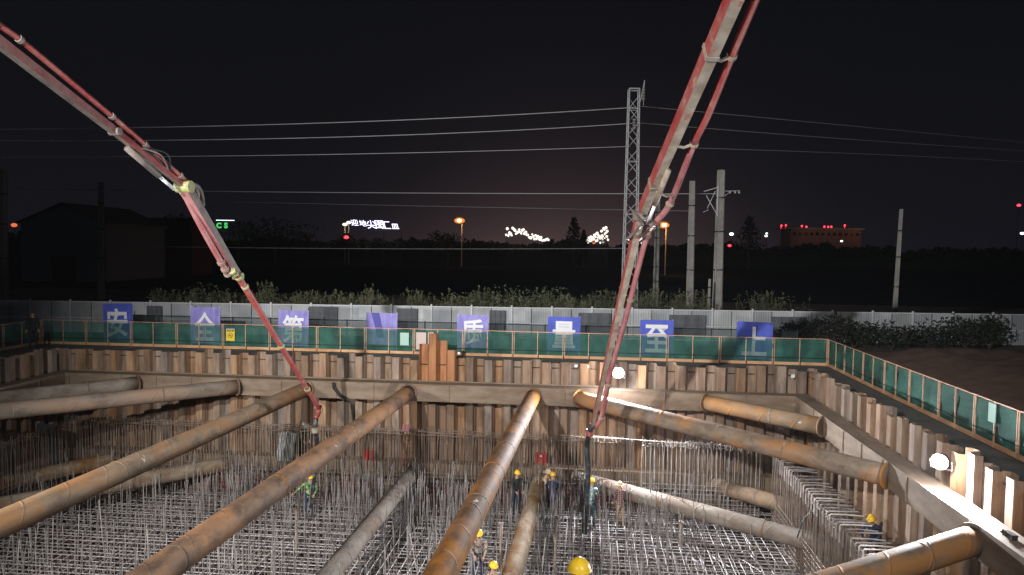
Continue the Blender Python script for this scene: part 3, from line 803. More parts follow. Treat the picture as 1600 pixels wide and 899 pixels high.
# ------------------------------------------------------------------ hoarding
YH = 41.0
root = empty('hoarding_fence', (0, YH, 0)); tag(root, 'long pale grey sheet hoarding with white posts behind the slogan banners', 'hoarding')
pit = 2.2; X = -35.2; zt = 1.74
i = 0
while X < 37:
    for k in (0, 1):
        x0 = X + k * pit / 2 + .02; x1 = x0 + pit / 2 - .04
        m = MB(); n = 16
        vs_ = []
        for q in range(n + 1):
            x = x0 + (x1 - x0) * q / n; y = .007 if q % 2 < 1 else -.007
            vs_ += [(x, y, .05), (x, y, zt - .02)]
        m.add(vs_, [(2 * q, 2 * q + 2, 2 * q + 3, 2 * q + 1) for q in range(n)])
        o = m.build('sheet_panel', m_hoard, root)
    m = MB(); m.box((X, -.06, zt / 2 + .06), (.09, .07, zt + .12)); m.build('post', m_white, root)
    X += pit
for z, nm in ((zt, 'top_rail'), (.85, 'middle_rail')):
    m = MB(); m.box((1.0, -.045 if nm == 'middle_rail' else 0, z), (72.5, .035, .05)); m.build(nm, m_white, root)
# dark grey sheets and frame in front of the hoarding
for px0, px1, ytop, lb in ((482, 527, 479, 'dark sheet on the hoarding between the boom and the creased banner'), (620, 652, 482, 'dark sheet on the hoarding above the pale green notice'),
                       (765, 790, 485, 'small dark sheet above the fence right of the tall orange piles'), (904, 955, 489, 'dark sheet on the hoarding between the 量 banner and the boom'),
                       (1046, 1103, 492, 'dark sheet on the hoarding midway between the last two banners'), (1207, 1258, 495, 'dark sheet on the hoarding beside the low dark bush'),
                       (228, 252, 478, 'small dark sheet between the first two banners')):
    a = U(px0, ytop, y=YH - .25); b2 = U(px1, ytop, y=YH - .25)
    m = MB(); nx = 12
    vs_ = []
    for q in range(nx + 1):
        x = a.x + (b2.x - a.x) * q / nx; yy = YH - .2 + .03 * math.sin(q * 1.7 + px0)
        vs_ += [(x, yy, .2), (x, yy, a.z)]
    m.add(vs_, [(2 * q, 2 * q + 2, 2 * q + 3, 2 * q + 1) for q in range(nx)])
    tag(m.build('dark_sheet', m_dsheet, origin=(a.x, YH - .2, .2)), lb, 'cloth', 'dark sheets on the hoarding')
# tubular guard rail half way between fence and hoarding
root = empty('guard_rail', P(-24, 36.6)); O = root.location.copy(); tag(root, 'dark tubular guard rail between the banners and the hoarding', 'railing')
for z in (.75, 1.25):
    m = MB(); m.tube([P(-24, 36.6, z) - O, P(10, 36.6, z) - O], .022, 6); m.build('rail', m_darkst, root)
m = MB()
for i in range(69):
    for z in (0.02, 1.28 + .05 * noise.noise(Vector((i * .4, 0, 0)))):
        m.v.append(P(-24 + i * .5, 36.64 + .03 * math.sin(i * 1.3), z) - O)
for i in range(68): m.f.append((2 * i, 2 * i + 2, 2 * i + 3, 2 * i + 1)); m.m.append(0)
m.build('dark_net', m_dnet, root)
for i in range(18):
    m = MB(); m.tube([P(-24 + 2 * i, 36.6, 0) - O, P(-24 + 2 * i, 36.6, 1.3 + (.5 if i in (0, 2, 5) else 0)) - O], .03, 6); m.build('upright', m_darkst, root)

# ------------------------------------------------------------------ vegetation
def leaf_cloud(m, c, rad, n, size, seed, rnd_=random):
    for _ in range(n):
        while True:
            p = Vector((rnd_.uniform(-1, 1), rnd_.uniform(-1, 1), rnd_.uniform(-1, 1)))
            if p.length < 1 and noise.noise(p * 2.3 + Vector((seed, 0, 0))) > -.12 - (1 - p.length) * .2: break
        p = Vector((p.x * rad[0], p.y * rad[1], p.z * rad[2])) + c
        s_ = size * rnd_.uniform(.5, 1.4)
        q = Quaternion((rnd_.gauss(0, 1), rnd_.gauss(0, 1), rnd_.gauss(0, 1), rnd_.gauss(0, 1))).normalized()
        m.add([p + q @ Vector((-s_, 0, 0)), p + q @ Vector((0, -s_ * .4, 0)), p + q @ Vector((s_, 0, 0)), p + q @ Vector((0, s_ * .4, 0))], [(0, 1, 2, 3)])
def bush(label, p, h, w_, mt, n=420, size=.09, group=None):
    root = empty('bush', (p[0], p[1], 0)); tag(root, label, 'bush', group)
    m = MB()
    for k in range(3):
        leaf_cloud(m, Vector((random.uniform(-.4, .4) * w_, random.uniform(-.2, .2), h * random.uniform(.45, .7))), (w_ * .55, w_ * .4, h * .42), n // 3, size, random.random() * 9)
    m.build('foliage', mt, root)
    m = MB()
    for k in range(5):
        a0 = random.uniform(0, 2 * PI); m.tube([(0, 0, 0), (.2 * w_ * math.cos(a0), .1 * math.sin(a0), h * .4), (.4 * w_ * math.cos(a0), .2 * math.sin(a0), h * .8)], [.03, .02, .008], 5)
    m.build('stem', m_bark, root)
    return root
bl = ['low dark bush before the hoarding just right of the 上 banner', 'spiky bush before the hoarding above the fence corner', 'rounded bush before the hoarding, left of the lone leaning pole',
      'dark bush directly below the lone leaning pole', 'wide dark bush right of the lone leaning pole', 'bush over the soil heap, second from the picture edge', 'dark leafy bush beside the hoarding panel nearest the picture edge']
for (px, y_, h, w_), lb in zip(((1228, 39, 1.3, 2.4), (1292, 38.5, 1.9, 2.0), (1335, 39, 1.6, 2.2), (1395, 38.6, 1.4, 2.6), (1455, 39, 1.5, 3.0), (1510, 38.7, 1.9, 1.6), (1548, 39, 2.0, 1.6)), bl):
    bush(lb, U(px, 500, y=y_), h, w_, m_leafd, 700, .11, 'bushes before the hoarding')
bl2 = ['leafy green bush above the hoarding over the gap between the 质 and 量 banners', 'low green bush rising above the hoarding left of the 全 banner', 'pale bush above the hoarding just right of the 质 banner']
for (px, h, w_), lb in zip(((838, 2.7, 2.6), (300, 2.6, 3.0), (762, 2.6, 2.8)), bl2):
    bush(lb, U(px, 470, y=44), h, w_, m_leaf, 900, .09)
# reeds behind the hoarding
m = MB()
def reed(m, x, y, h):
    lean = random.gauss(0, .12); w_ = .02
    pts = [Vector((x, y, 0)), Vector((x + lean * h * .3, y, h * .6)), Vector((x + lean * h, y, h))]
    m.add([pts[0] + Vector((-w_, 0, 0)), pts[0] + Vector((w_, 0, 0)), pts[1] + Vector((w_, .01, 0)), pts[1] - Vector((w_, .01, 0)), pts[2] + Vector((.004, 0, 0)), pts[2] - Vector((.004, 0, 0))], [(0, 1, 2, 3), (3, 2, 4, 5)])
    for k in range(4):
        z = h * random.uniform(.4, .95); a0 = random.choice((-1, 1)) * random.uniform(.15, .4); p = Vector((x + lean * z * .6, y, z))
        m.add([p, p + Vector((a0 * .5, .02, .16)), p + Vector((a0, .0, .05 + random.uniform(-.1, .1))), p + Vector((a0 * .5, .0, .12))], [(0, 1, 2, 3)])
    if random.random() < .35:
        p = pts[2]
        for k in range(5): m.add([p + Vector((random.gauss(0, .03), 0, k * .05 - .1)), p + Vector((random.gauss(0, .06), .03, k * .05 - .02)), p + Vector((random.gauss(0, .04), 0, k * .05 + .05))], [(0, 1, 2)])
for _ in range(2200):
    px = random.choice((random.uniform(235, 870), random.uniform(380, 850), random.uniform(860, 960)))
    dens = .5 + .5 * noise.noise(Vector((px * .02, 0, 0)))
    if random.random() > dens + .25: continue
    p = U(px, 470, y=random.uniform(42.5, 45.5)); h = 1.85 + .9 * noise.noise(Vector((px * .03, 2, 0))) + .4 * noise.noise(Vector((px * .11, 7, 0))) + random.uniform(-.4, .35)
    if px > 860: h -= .2
    reed(m, p.x, p.y, h)
tag(m.build('reeds', m_reed), 'dry reeds and weeds showing over the top of the hoarding', None, None, 'stuff')
m = MB()
for _ in range(330):
    px = random.gauss(random.choice((1012, 1075, 1200, 950)), 20); p = U(px, 470, y=random.uniform(43, 45)); reed(m, p.x, p.y, random.uniform(1.7, 2.6))
tag(m.build('tall_grass', m_reed), 'thin pale grass tufts above the hoarding right of the lattice mast', None, None, 'stuff')

def tree(label, x, y, h, w_, mt, conifer=False, n=900, size=.6):
    root = empty('conifer_tree' if conifer else 'leafy_tree', (x, y, 0)); tag(root, label, 'tree', 'trees on the skyline')
    m = MB()
    if conifer:
        for i in range(9):
            z = h * (.25 + .75 * i / 9); r = w_ * .5 * (1 - i / 9.5)
            leaf_cloud(m, Vector((0, 0, z)), (r, r, h * .06), n // 9, size, i)
    else:
        for k in range(6):
            leaf_cloud(m, Vector((random.uniform(-.35, .35) * w_, random.uniform(-.3, .3) * w_, h * random.uniform(.5, .8))), (w_ * .32, w_ * .32, h * .22), n // 6, size, random.random() * 9)
    m.build('crown', mt, root)
    m = MB(); m.tube([(0, 0, 0), (.1, 0, h * .5), (0, 0, h * .9)], [h * .025, h * .018, h * .005], 6)
    for k in range(4):
        a0 = k * 1.6; m.tube([(0, 0, h * .35), (w_ * .3 * math.cos(a0), w_ * .3 * math.sin(a0), h * .65)], [h * .012, h * .004], 5)
    m.build('trunk', m_bark, root)
    return root
# wooded skyline that reads as one mass
m = MB()
for _ in range(9000):
    px = random.uniform(-60, 1700)
    p = U(px, 380, y=random.uniform(215, 235))
    top = 9.0 - 2.4 + 2.6 * noise.noise(Vector((px * .013, 0, 0))) + 1.6 * noise.noise(Vector((px * .06, 4, 0)))
    z = random.uniform(.5, 1.0) ** .6 * top if top > 0 else 1
    s_ = random.uniform(.4, 1.1); q = Quaternion((random.gauss(0, 1), random.gauss(0, 1), random.gauss(0, 1), random.gauss(0, 1))).normalized()
    c = Vector((p.x, p.y, z)); m.add([c + q @ Vector((-s_, 0, 0)), c + q @ Vector((0, -s_ * .6, 0)), c + q @ Vector((s_, 0, 0)), c + q @ Vector((0, s_ * .6, 0))], [(0, 1, 2, 3)])
NBX = 160
vs_ = []
for q in range(NBX + 1):
    px = -80 + 1800 * q / NBX; p = U(px, 380, y=236)
    top = 5.6 + 2.4 * noise.noise(Vector((px * .013, 0, 0))) + 1.0 * noise.noise(Vector((px * .06, 4, 0)))
    vs_ += [(p.x, 236, 0), (p.x, 236, top), (p.x, 240, top * .96), (p.x, 252, 0)]
fs = []
for q in range(NBX):
    for k in range(3): fs.append((4 * q + k, 4 * q + k + 4, 4 * q + k + 5, 4 * q + k + 1))
m.add(vs_, fs)
tag(m.build('treeline', m_leafd), 'dark wooded skyline beyond the fields', None, None, 'stuff')
for px, h, w_, con, lb in ((897, 14, 9, True, 'lone conifer standing between the two chains of lit globes'), (912, 10.5, 5, True, 'smaller conifer just right of the lone conifer'),
                           (300, 14, 12, False, 'leafy tree lit beside the small green sign'), (372, 13, 14, False, 'leafy tree right of the small green sign'),
                           (1170, 15, 12, True, 'pointed dark tree left of the red-lit building'), (430, 14, 20, False, 'broad tree between the green sign and white sign'),
                           (700, 9.5, 10, False, 'small tree at the foot of the orange lamp in the open'), (540, 8.6, 6, False, 'low bush-like tree glowing under the white sign')):
    p = U(px, 380, y=205); tree(lb, p.x, p.y, h, w_, m_leafd, con, 700, .5)

# ------------------------------------------------------------------ lattice mast, poles and cables
YT = 55.0
pt = U(990, 140, y=YT); pb = U(983, 478, y=YT)
root = empty('lattice_mast', (pb.x, YT, 0)); tag(root, 'tall galvanised lattice mast carrying the cables beside the boom', 'mast')
H = pt.z; w0, w1 = .52, .36
def corner(k, z):
    w_ = w0 + (w1 - w0) * z / H
    return Vector(((-1, 1, 1, -1)[k] * w_, (-1, -1, 1, 1)[k] * w_, z))
for k in range(4):
    m = MB(); m.tube([corner(k, 0), corner(k, H)], .045, 4); m.build('leg', m_galv, root)
m = MB(); z = 0; q = 0
while z < H - .5:
    z2 = min(z + .95, H)
    for k in range(4):
        a, b_ = (k, (k + 1) % 4) if q % 2 == 0 else ((k + 1) % 4, k)
        m.tube([corner(a, z), corner(b_, z2)], .024, 4)
    if q % 4 == 3:
        for k in range(4): m.tube([corner(k, z2), corner((k + 1) % 4, z2)], .03, 4)
    z = z2; q += 1
for k in range(4): m.tube([corner(k, H), corner((k + 1) % 4, H)], .05, 4)
m.build('bracing', m_galv, root)
m = MB(); m.tube([(w1, -.3, H - 1.3), (w1 + .35, -.3, H + .6)], .03, 5); m.tube([(w1 + .35, -.3, H + .6), (w1 + .3, -.3, H - 1.2)], .02, 5); m.build('top_bracket', m_galv, root)
for zi, xi in ((H - .1, .62), (H - 2.2, 0.0)):
    m = MB()
    for k in range(4): m.tube([(xi, -.45, zi - k * .2), (xi, -.45, zi - k * .2 - .04), (xi, -.45, zi - k * .2 - .14)], [.13, .13, .05], 8)
    m.build('insulator', m_pole, root)

def pole(label, px, ytop, ybot, y, wpx, z0=0.0, extra=None, group='concrete poles'):
    t_ = U(px[0], ytop, y=y); b0 = U(px[1], ybot, y=y)
    d = (t_ - b0); s_ = (z0 - b0.z) / d.z; base = b0 + d * s_
    root = empty('utility_pole', base); tag(root, label, 'pole', group)
    r = wpx * y / F / 2
    top = t_ - base
    m = MB(); R_ = top.to_track_quat('Z', 'Y').to_matrix()
    vs_ = []
    for zf, rr in ((0, r * 1.12), (1, r * .82)):
        for sx_, sy_ in ((-1, -1), (1, -1), (1, 1), (-1, 1)):
            ch = .25
            vs_ += [top * zf + R_ @ Vector((sx_ * rr * (1 - ch if (sx_ * sy_ > 0) else 1), sy_ * rr * (1 if (sx_ * sy_ > 0) else 1 - ch), 0)),
                    top * zf + R_ @ Vector((sx_ * rr * (1 if (sx_ * sy_ > 0) else 1 - ch), sy_ * rr * (1 - ch if (sx_ * sy_ > 0) else 1), 0))]
    n = 8
    m.add(vs_, [tuple(range(n))[::-1], tuple(range(n, 2 * n))] + [(k, (k + 1) % n, n + (k + 1) % n, n + k) for k in range(n)])
    m.build('shaft', m_pole, root)
    for f_ in (.35, .6, .82):
        m = MB(); m.tube([top * f_ - Vector((0, 0, .04)), top * f_ + Vector((0, 0, .04))], r * 1.25, 10); m.build('band', m_darkst, root)
    if extra: extra(root, top, y / F)
    return root
def cant(root, top, s_):
    m = MB()
    def q(dx, dy): return top + Vector((dx * s_, -.3, -dy * s_))
    m.tube([q(-6, 25), q(-6, 72)], .05, 6); m.tube([q(-28, 34), q(-5, 27)], .03, 5); m.tube([q(-24, 40), q(-6, 70)], .03, 5)
    m.tube([q(-22, 60), q(-10, 33)], .025, 5); m.tube([q(-28, 66), q(-20, 62)], .02, 5)
    m.build('bracket', m_galv, root)
    m = MB(); m.tube([q(5, 33), q(28, 32)], .025, 5); m.tube([q(5, 40), q(14, 33)], .02, 5)
    for x in (12, 20, 26): m.tube([q(x, 33), q(x + 1, 36)], .06, 6)
    m.build('crossarm', m_galv, root)
pole('tall pale concrete pole with a steel bracket frame right of the boom', (1127, 1121), 266, 465, 52, 12.5, extra=cant)
pole('slim concrete pole just left of the pole with the bracket frame', (1082, 1078), 283, 457, 56, 9.5)
pole('concrete pole half hidden behind the red delivery pipe and orange lamp', (1029, 1025), 300, 436, 66, 7.5)
pole('lone leaning concrete pole behind the bushes at the right', (1408.5, 1398), 327, 489, 50, 5.5)
pole('dim concrete pole at the picture edge beside the small orange light', (4, 4), 265, 425, 58, 12)
pole('dim slim concrete pole in front of the gabled hall', (158, 158), 285, 402, 66, 8)
pole('very short concrete stub between the two right concrete poles', (1109, 1108), 436, 460, 50, 4, group='concrete poles')

def cable(label, pts, y0, y1, r=.022, group='overhead cables'):
    """pts: photo pixels along the cable; depth runs from y0 to y1"""
    x0, x1 = pts[0][0], pts[-1][0]
    wp = [U(px, py, y=y0 + (y1 - y0) * (px - x0) / (x1 - x0)) for px, py in pts]
    out = []
    n = 30
    for i in range(n + 1):       # quadratic through three points
        t_ = i / n
        a, b_, c = wp[0], wp[len(wp) // 2], wp[-1]
        tm = (b_.x - a.x) / (c.x - a.x)
        l0 = (t_ - tm) * (t_ - 1) / (tm); l1 = t_ * (t_ - 1) / (tm * (tm - 1)); l2 = t_ * (t_ - tm) / (1 - tm)
        out.append(a * l0 + b_ * l1 + c * l2)
    m = MB(); m.tube(out, r, 5)
    tag(m.build('overhead_cable', m_cable, origin=out[0]), label, 'cable', group)
m_cable = mat('aluminium_cable', (0.85, 0.85, 0.87), 0.5, 0.0)
cable('topmost cable left of the mast', [(-150, 203), (420, 195), (990, 168)], 42, 55, .024)
cable('second cable from the top, left of the mast', [(-150, 219), (420, 217), (988, 193)], 42, 55, .022)
cable('third cable from the top, left of the mast', [(-150, 246), (420, 243), (985, 229)], 44, 55, .018)
cable('topmost cable right of the mast, sloping down to the dark', [(998, 166), (1330, 197), (1750, 237)], 60, 90, .018)
cable('second cable from the top, right of the mast', [(996, 192), (1330, 218), (1750, 244)], 60, 90, .018)
cable('third cable right of the mast, faint', [(994, 229), (1330, 240), (1750, 262)], 55, 80, .012)
cable('long cable running level behind the mast just above the signs', [(-100, 293), (520, 301), (1130, 303)], 66, 58, .024)
cable('faint upper cable of the pair over the lit signs', [(300, 314), (650, 322), (1080, 330)], 80, 70, .014)
cable('faint lowest cable below the lit signs', [(160, 384), (600, 389), (1000, 388)], 75, 75, .02)

# ------------------------------------------------------------------ far lights, signs and buildings
m_or = emit('sodium_lamp_halo', (1.0, 0.30, 0.05), 1.0)  # even orange emission standing in for the halo round the street lamps
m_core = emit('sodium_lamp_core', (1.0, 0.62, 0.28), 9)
m_or2 = emit('warm_lamp_glass', (1.0, 0.20, 0.08), 0.9)
m_neon = emit('white_neon', (0.72, 0.70, 1.0), 3.0)
m_neong = emit('green_neon', (0.08, 0.8, 0.18), 0.9)
m_globe = emit('lit_globe', (1.0, 0.90, 0.76), 1.6)
m_redl = emit('red_beacon', (1.0, 0.03, 0.05), 5.0)
m_wl = emit('small_white_lamp', (0.8, 0.95, 1.0), 3.0)
m_farwall = mat('far_wall_plaster', (0.30, 0.20, 0.17), 0.9, col2=(0.38, 0.27, 0.23), scale=.3)
m_hall = mat('hall_cladding', (0.34, 0.40, 0.42), 0.8)
m_dark = mat('dark_window', (0.02, 0.02, 0.025), 0.3)
def ptlight(name, loc, e, col, r=.3, parent=None):
    ld = bpy.data.lights.new(name, 'POINT'); ld.energy = e; ld.color = col; ld.shadow_soft_size = r
    o = bpy.data.objects.new(name, ld); COL.objects.link(o); o.location = loc; o.parent = parent
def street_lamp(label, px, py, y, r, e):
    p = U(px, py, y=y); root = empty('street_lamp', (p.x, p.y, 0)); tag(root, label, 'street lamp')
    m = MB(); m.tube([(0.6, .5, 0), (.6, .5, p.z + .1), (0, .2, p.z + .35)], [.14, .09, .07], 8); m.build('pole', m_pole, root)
    m = MB(); m.ball((0, 0, p.z), r, 12, 8, sc=(1.35, 1, .75)); m.build('lamp_glass_glow', m_or, root)  # ball made oversized so its glow stands in for the lamp's halo
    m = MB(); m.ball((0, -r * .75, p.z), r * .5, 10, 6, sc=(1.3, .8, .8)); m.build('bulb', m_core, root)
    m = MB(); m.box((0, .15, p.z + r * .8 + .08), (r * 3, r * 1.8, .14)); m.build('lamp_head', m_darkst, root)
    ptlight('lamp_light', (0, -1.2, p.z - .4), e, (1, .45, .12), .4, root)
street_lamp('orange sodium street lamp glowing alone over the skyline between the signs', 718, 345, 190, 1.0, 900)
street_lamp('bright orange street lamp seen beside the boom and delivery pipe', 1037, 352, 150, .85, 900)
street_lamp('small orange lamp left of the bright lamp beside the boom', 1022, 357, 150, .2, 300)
# chains of lit globes
def globes(label, pts, y):
    p0 = U(pts[0][0], 388, y=y); root = empty('light_sculpture', (p0.x, y, 0)); tag(root, label, 'light ornament')
    fr = MB()
    for px, py in pts:
        p = U(px, py, y=y + random.uniform(-3, 3)) - root.location
        m = MB(); m.ball(p, random.uniform(.26, .44), 8, 6); m.build('globe', m_globe, root)
        fr.tube([(p.x, p.y, 0), p - Vector((0, 0, .4))], .05, 4)
    fr.build('stalk', m_darkst, root)
g1 = []
for i in range(40):
    f_ = i / 39; w_ = 8 * (1 - f_) + 2
    g1.append((791 + 66 * f_, 360 + 16 * f_ + random.uniform(-w_, w_) * .8 + (-3 if .3 < f_ < .5 else 0)))
globes('long chain of white lit globes sloping down left of the lone conifer', g1, 210)
g2 = []
for i in range(46):
    f_ = (i / 45) ** .7; w_ = 2 + 11 * f_
    g2.append((909 + 41 * f_, 379 - 13 * f_ + random.uniform(-w_, w_)))
globes('fan of white lit globes rising right of the lone conifer', g2, 210)
p = U(930, 372, y=207); ptlight('globe_light', p, 250, (1, .8, .55), 1.0)
p = U(818, 360, y=207); ptlight('globe_light', p, 250, (1, .8, .55), 1.0)
# white sign
Y = 212
p = U(585, 352, y=Y)
root = empty('rooftop_sign', (p.x, Y, 0)); tag(root, 'row of white lit characters standing on a frame above the trees', 'neon sign')
for ch, px, py, hp in (('迎', 554, 348, 9), ('地', 567, 349, 9), ('尖', 581, 351, 12), ('图', 593, 351, 12), ('汇', 603, 352, 12), ('皿', 618, 354, 9)):
    q = U(px, py, y=Y); s_ = hp * 1.15 * Y / F
    o = textmesh(ch, s_, m_neon, 'sign_character', .0, root, (q.x - root.location.x, 0, q.z), sx_=1.15, shear=-.25, extr=.05)
m = MB(); a = U(545, 358, y=Y + .3) - root.location; b_ = U(627, 362, y=Y + .3) - root.location
m.tube([a, b_], .08, 5)
for f_ in (0, .33, .66, 1): q = a.lerp(b_, f_); m.tube([(q.x, q.y, 0), q], .1, 5)
m.build('sign_frame', m_darkst, root)
p = U(585, 346, y=Y - 3); ptlight('sign_light', p, 500, (.45, .40, 1), 1)
# paired lamp left of the sign
root = empty('twin_lamp', U(543, 352, y=208) * Vector((1, 1, 0)) if False else Vector((U(543, 352, y=208).x, 208, 0))); tag(root, 'twin warm white lamps over a lit tree at the start of the white sign', 'lamp')
for px, py in ((539, 351), (545, 348)):
    q = U(px, py, y=208) - root.location; m = MB(); m.ball(q, .5, 10, 6, sc=(1.5, 1, .8)); m.build('lamp_glass_glow', m_globe, root)
    m = MB(); m.tube([(q.x, q.y, 0), q], .08, 5); m.build('pole', m_pole, root)
ptlight('twin_light', (0, -2.5, 9.6), 500, (1, .75, .35), .5, root)
# green sign
Y = 200; p = U(350, 352, y=Y); root = empty('shop_sign', (p.x, Y, 0)); tag(root, 'small green lit letters CS among trees beside the boom', 'neon sign')
for ch, px in (('C', 342), ('S', 353)):
    q = U(px, 352.5, y=Y) - root.location; textmesh(ch, 1.9, m_neong, 'sign_letter', .1, root, q, extr=.05)
a = U(338, 345, y=Y) - root.location; b_ = U(366, 344, y=Y) - root.location
m = MB(); m.box((a + b_) / 2 + Vector((0, 0, 0)), ((b_ - a).length, .4, .12)); m.build('lamp_strip', m_wl, root)
m = MB(); m.tube([(0, .4, 0), (0, .4, a.z)], .15, 6); m.build('post', m_darkst, root)
ptlight('sign_light', (0, -3, p.z), 250, (.3, 1, .35), .5, root)
# small lamps
for px, py, y, r, mt, lb in ((1143, 366, 200, .5, m_wl, 'white lamp just right of the bracketed pole'), (1140, 384, 200, .4, m_redl, 'red lamp low beside the bracketed pole'), (1197, 369, 230, .45, m_globe, 'pale lamp left of the red-lit building'),
                         (1315, 377, 200, .3, m_wl, 'tiny white lamp below the red-lit building'), (1592, 321, 200, .42, m_redl, 'red beacon high at the picture edge'), (1597, 365, 200, .42, m_wl, 'white lamp at the picture edge'),
                         (1198, 365, 230, .3, m_wl, 'tiny white lamp over the pale lamp'), (22, 352, 150, .5, m_or2, 'small orange lamp beside the pole at the picture edge'), (312, 341, 180, .35, m_globe, 'pale lamp in the tree left of the boom'),
                         (317, 361, 180, .45, m_or2, 'reddish lamp low in the tree left of the boom'), (541, 371, 190, .5, m_redl, 'red lamp under the lit tree left of the white sign'), (928, 380, 190, .35, m_or2, 'orange lamp under the fan of globes'),
                         (995, 378, 170, .25, m_redl, 'tiny red lamp seen between mast and boom'), (1003, 380, 170, .2, m_wl, 'tiny white lamp seen between mast and boom')):
    p = U(px, py, y=y); root = empty('distant_lamp', (p.x, y, 0)); tag(root, lb, 'lamp', 'small lamps on the skyline')
    m = MB(); m.ball((0, 0, p.z), r, 10, 6, sc=(1.2, 1, .8)); m.build('lamp_glass_glow', mt, root)
    m = MB(); m.tube([(0, .2, 0), (0, .2, p.z)], .06, 5); m.build('pole', m_darkst, root)
# red-lit low building
Y = 262; a = U(1236, 360, y=Y); b_ = U(1345, 372, y=Y)
root = empty('low_building', (a.x, Y, 0)); tag(root, 'long low building washed in reddish light with red beacons on its roof', 'building')
L = b_.x - a.x; H = U(1290, 359, y=Y).z
m = MB(); m.box((L / 2, 5, H / 2), (L, 10, H)); m.build('wall', m_farwall, root)
m = MB(); m.box((L / 2 - .5, 5, H + .3), (L + 3, 11.5, .6)); m.build('roof', m_hall, root)
for i in range(12):
    m = MB(); m.box((1.2 + i * (L - 2.4) / 11, -.03, H - 1.6), (1.1, .06, 1.0)); m.build('window', m_dark, root)
for px in (1221, 1228, 1253, 1260, 1288, 1294, 1299, 1320):
    q = U(px, 353.5 + random.uniform(-1.5, 1.5), y=Y) - root.location; m = MB(); m.ball(q, .33, 8, 5); m.tube([(q.x, .5, H), q], .05, 4, cap=False); m.build('beacon', m_redl, root)
for px, e in ((1262, 60), (1300, 45), (1340, 90)):
    ptlight('wall_light', (U(px, 368, y=Y).x - root.location.x, -5, H - .5), e, (1, .38, .2), .4, root)
# gabled hall and long shed at the left
Y = 95; a = U(32, 340, y=Y); b_ = U(165, 340, y=Y); H = U(100, 348, y=Y).z; HR = U(98, 318, y=Y).z; L = b_.x - a.x
root = empty('gabled_hall', (a.x, Y, 0)); tag(root, 'dim grey hall with a shallow gable behind the slim pole', 'building')
m = MB(); prof = [(0, 0), (L, 0), (L, H), (L / 2, HR - .25), (0, H)]
m.add([(x, 0, z) for x, z in prof] + [(x, 16, z) for x, z in prof], [(0, 1, 2, 3, 4), (9, 8, 7, 6, 5)] + [(k, 5 + k, 5 + (k + 1) % 5, (k + 1) % 5) for k in range(5)]); m.build('wall', m_hall, root)
for s_ in (0, 1):
    x0, x1 = (-.4, L / 2) if s_ == 0 else (L / 2, L + .4); z0, z1 = (H - .15, HR) if s_ == 0 else (HR, H - .15)
    m = MB(); m.add([(x0, -.4, z0), (x1, -.4, z1), (x1, 16.4, z1), (x0, 16.4, z0), (x0, -.4, z0 + .12), (x1, -.4, z1 + .12), (x1, 16.4, z1 + .12), (x0, 16.4, z0 + .12)], [(3, 2, 1, 0), (4, 5, 6, 7), (0, 1, 5, 4), (1, 2, 6, 5), (2, 3, 7, 6), (3, 0, 4, 7)])
    m.build('roof', m_darkst, root)
m = MB(); m.box((L / 2, -.03, 1.6), (3.0, .05, 3.2)); m.build('door', m_dark, root)
Y = 120; a = U(168, 350, y=Y); b_ = U(300, 350, y=Y); H = U(240, 343, y=Y).z; L = b_.x - a.x
root = empty('long_shed', (a.x, Y, 0)); tag(root, 'long low reddish brick shed right of the gabled hall', 'building')
m = MB(); m.box((L / 2, 4, H / 2), (L, 8, H)); m.build('wall', mat('brick_shed', (.22, .09, .06), .9), root)
m = MB(); m.box((L / 2, 4, H + .12), (L + .8, 9, .24)); m.build('roof', m_darkst, root)
for i in range(6):
    m = MB(); m.box((1.5 + i * (L - 3) / 5, -.03, H * .6), (1.2, .06, 1.1)); m.build('window', m_dark, root)

# ------------------------------------------------------------------ concrete pump booms
def beam(m, a, b_, w0, h0, w1, h1, side, mi_side=0, mi_under=1):
    """box girder; side = horizontal unit vector across the boom"""
    d = (b_ - a).normalized(); n = side.cross(d).normalized()
    if n.z < 0: n = -n
    vs_ = []
    for p, w_, h in ((a, w0, h0), (b_, w1, h1)):
        vs_ += [p - side * w_ / 2 - n * h / 2, p + side * w_ / 2 - n * h / 2, p + side * w_ / 2 + n * h / 2, p - side * w_ / 2 + n * h / 2]
    b0 = len(m.v)
    m.add(vs_, [(0, 1, 5, 4)], mi_under)
    m.f += [tuple(b0 + i for i in f) for f in ((1, 2, 6, 5), (2, 3, 7, 6), (3, 0, 4, 7), (3, 2, 1, 0), (4, 5, 6, 7))]; m.m += [mi_side] * 5
def smooth_pts(pts, n=6):
    out = []
    P_ = [pts[0]] + list(pts) + [pts[-1]]
    for i in range(1, len(P_) - 2):
        for k in range(n):
            t_ = k / n; a, b_, c, d = P_[i - 1], P_[i], P_[i + 1], P_[i + 2]
            out.append(.5 * ((2 * b_) + (-a + c) * t_ + (2 * a - 5 * b_ + 4 * c - d) * t_ ** 2 + (-a + 3 * b_ - 3 * c + d) * t_ ** 3))
    out.append(pts[-1]); return out
def joint(root, p, side, r, L, mt, O, name='hinge_pin'):
    m = MB(); m.tube([p - side * L / 2 - O, p + side * L / 2 - O], r, 16); m.build(name, mt, root)
def flanges(root, pts_at, r, mt, O):
    for p, d in pts_at:
        m = MB(); m.tube([p - d * .04 - O, p + d * .04 - O], r, 12); m.build('pipe_clamp', mt, root)

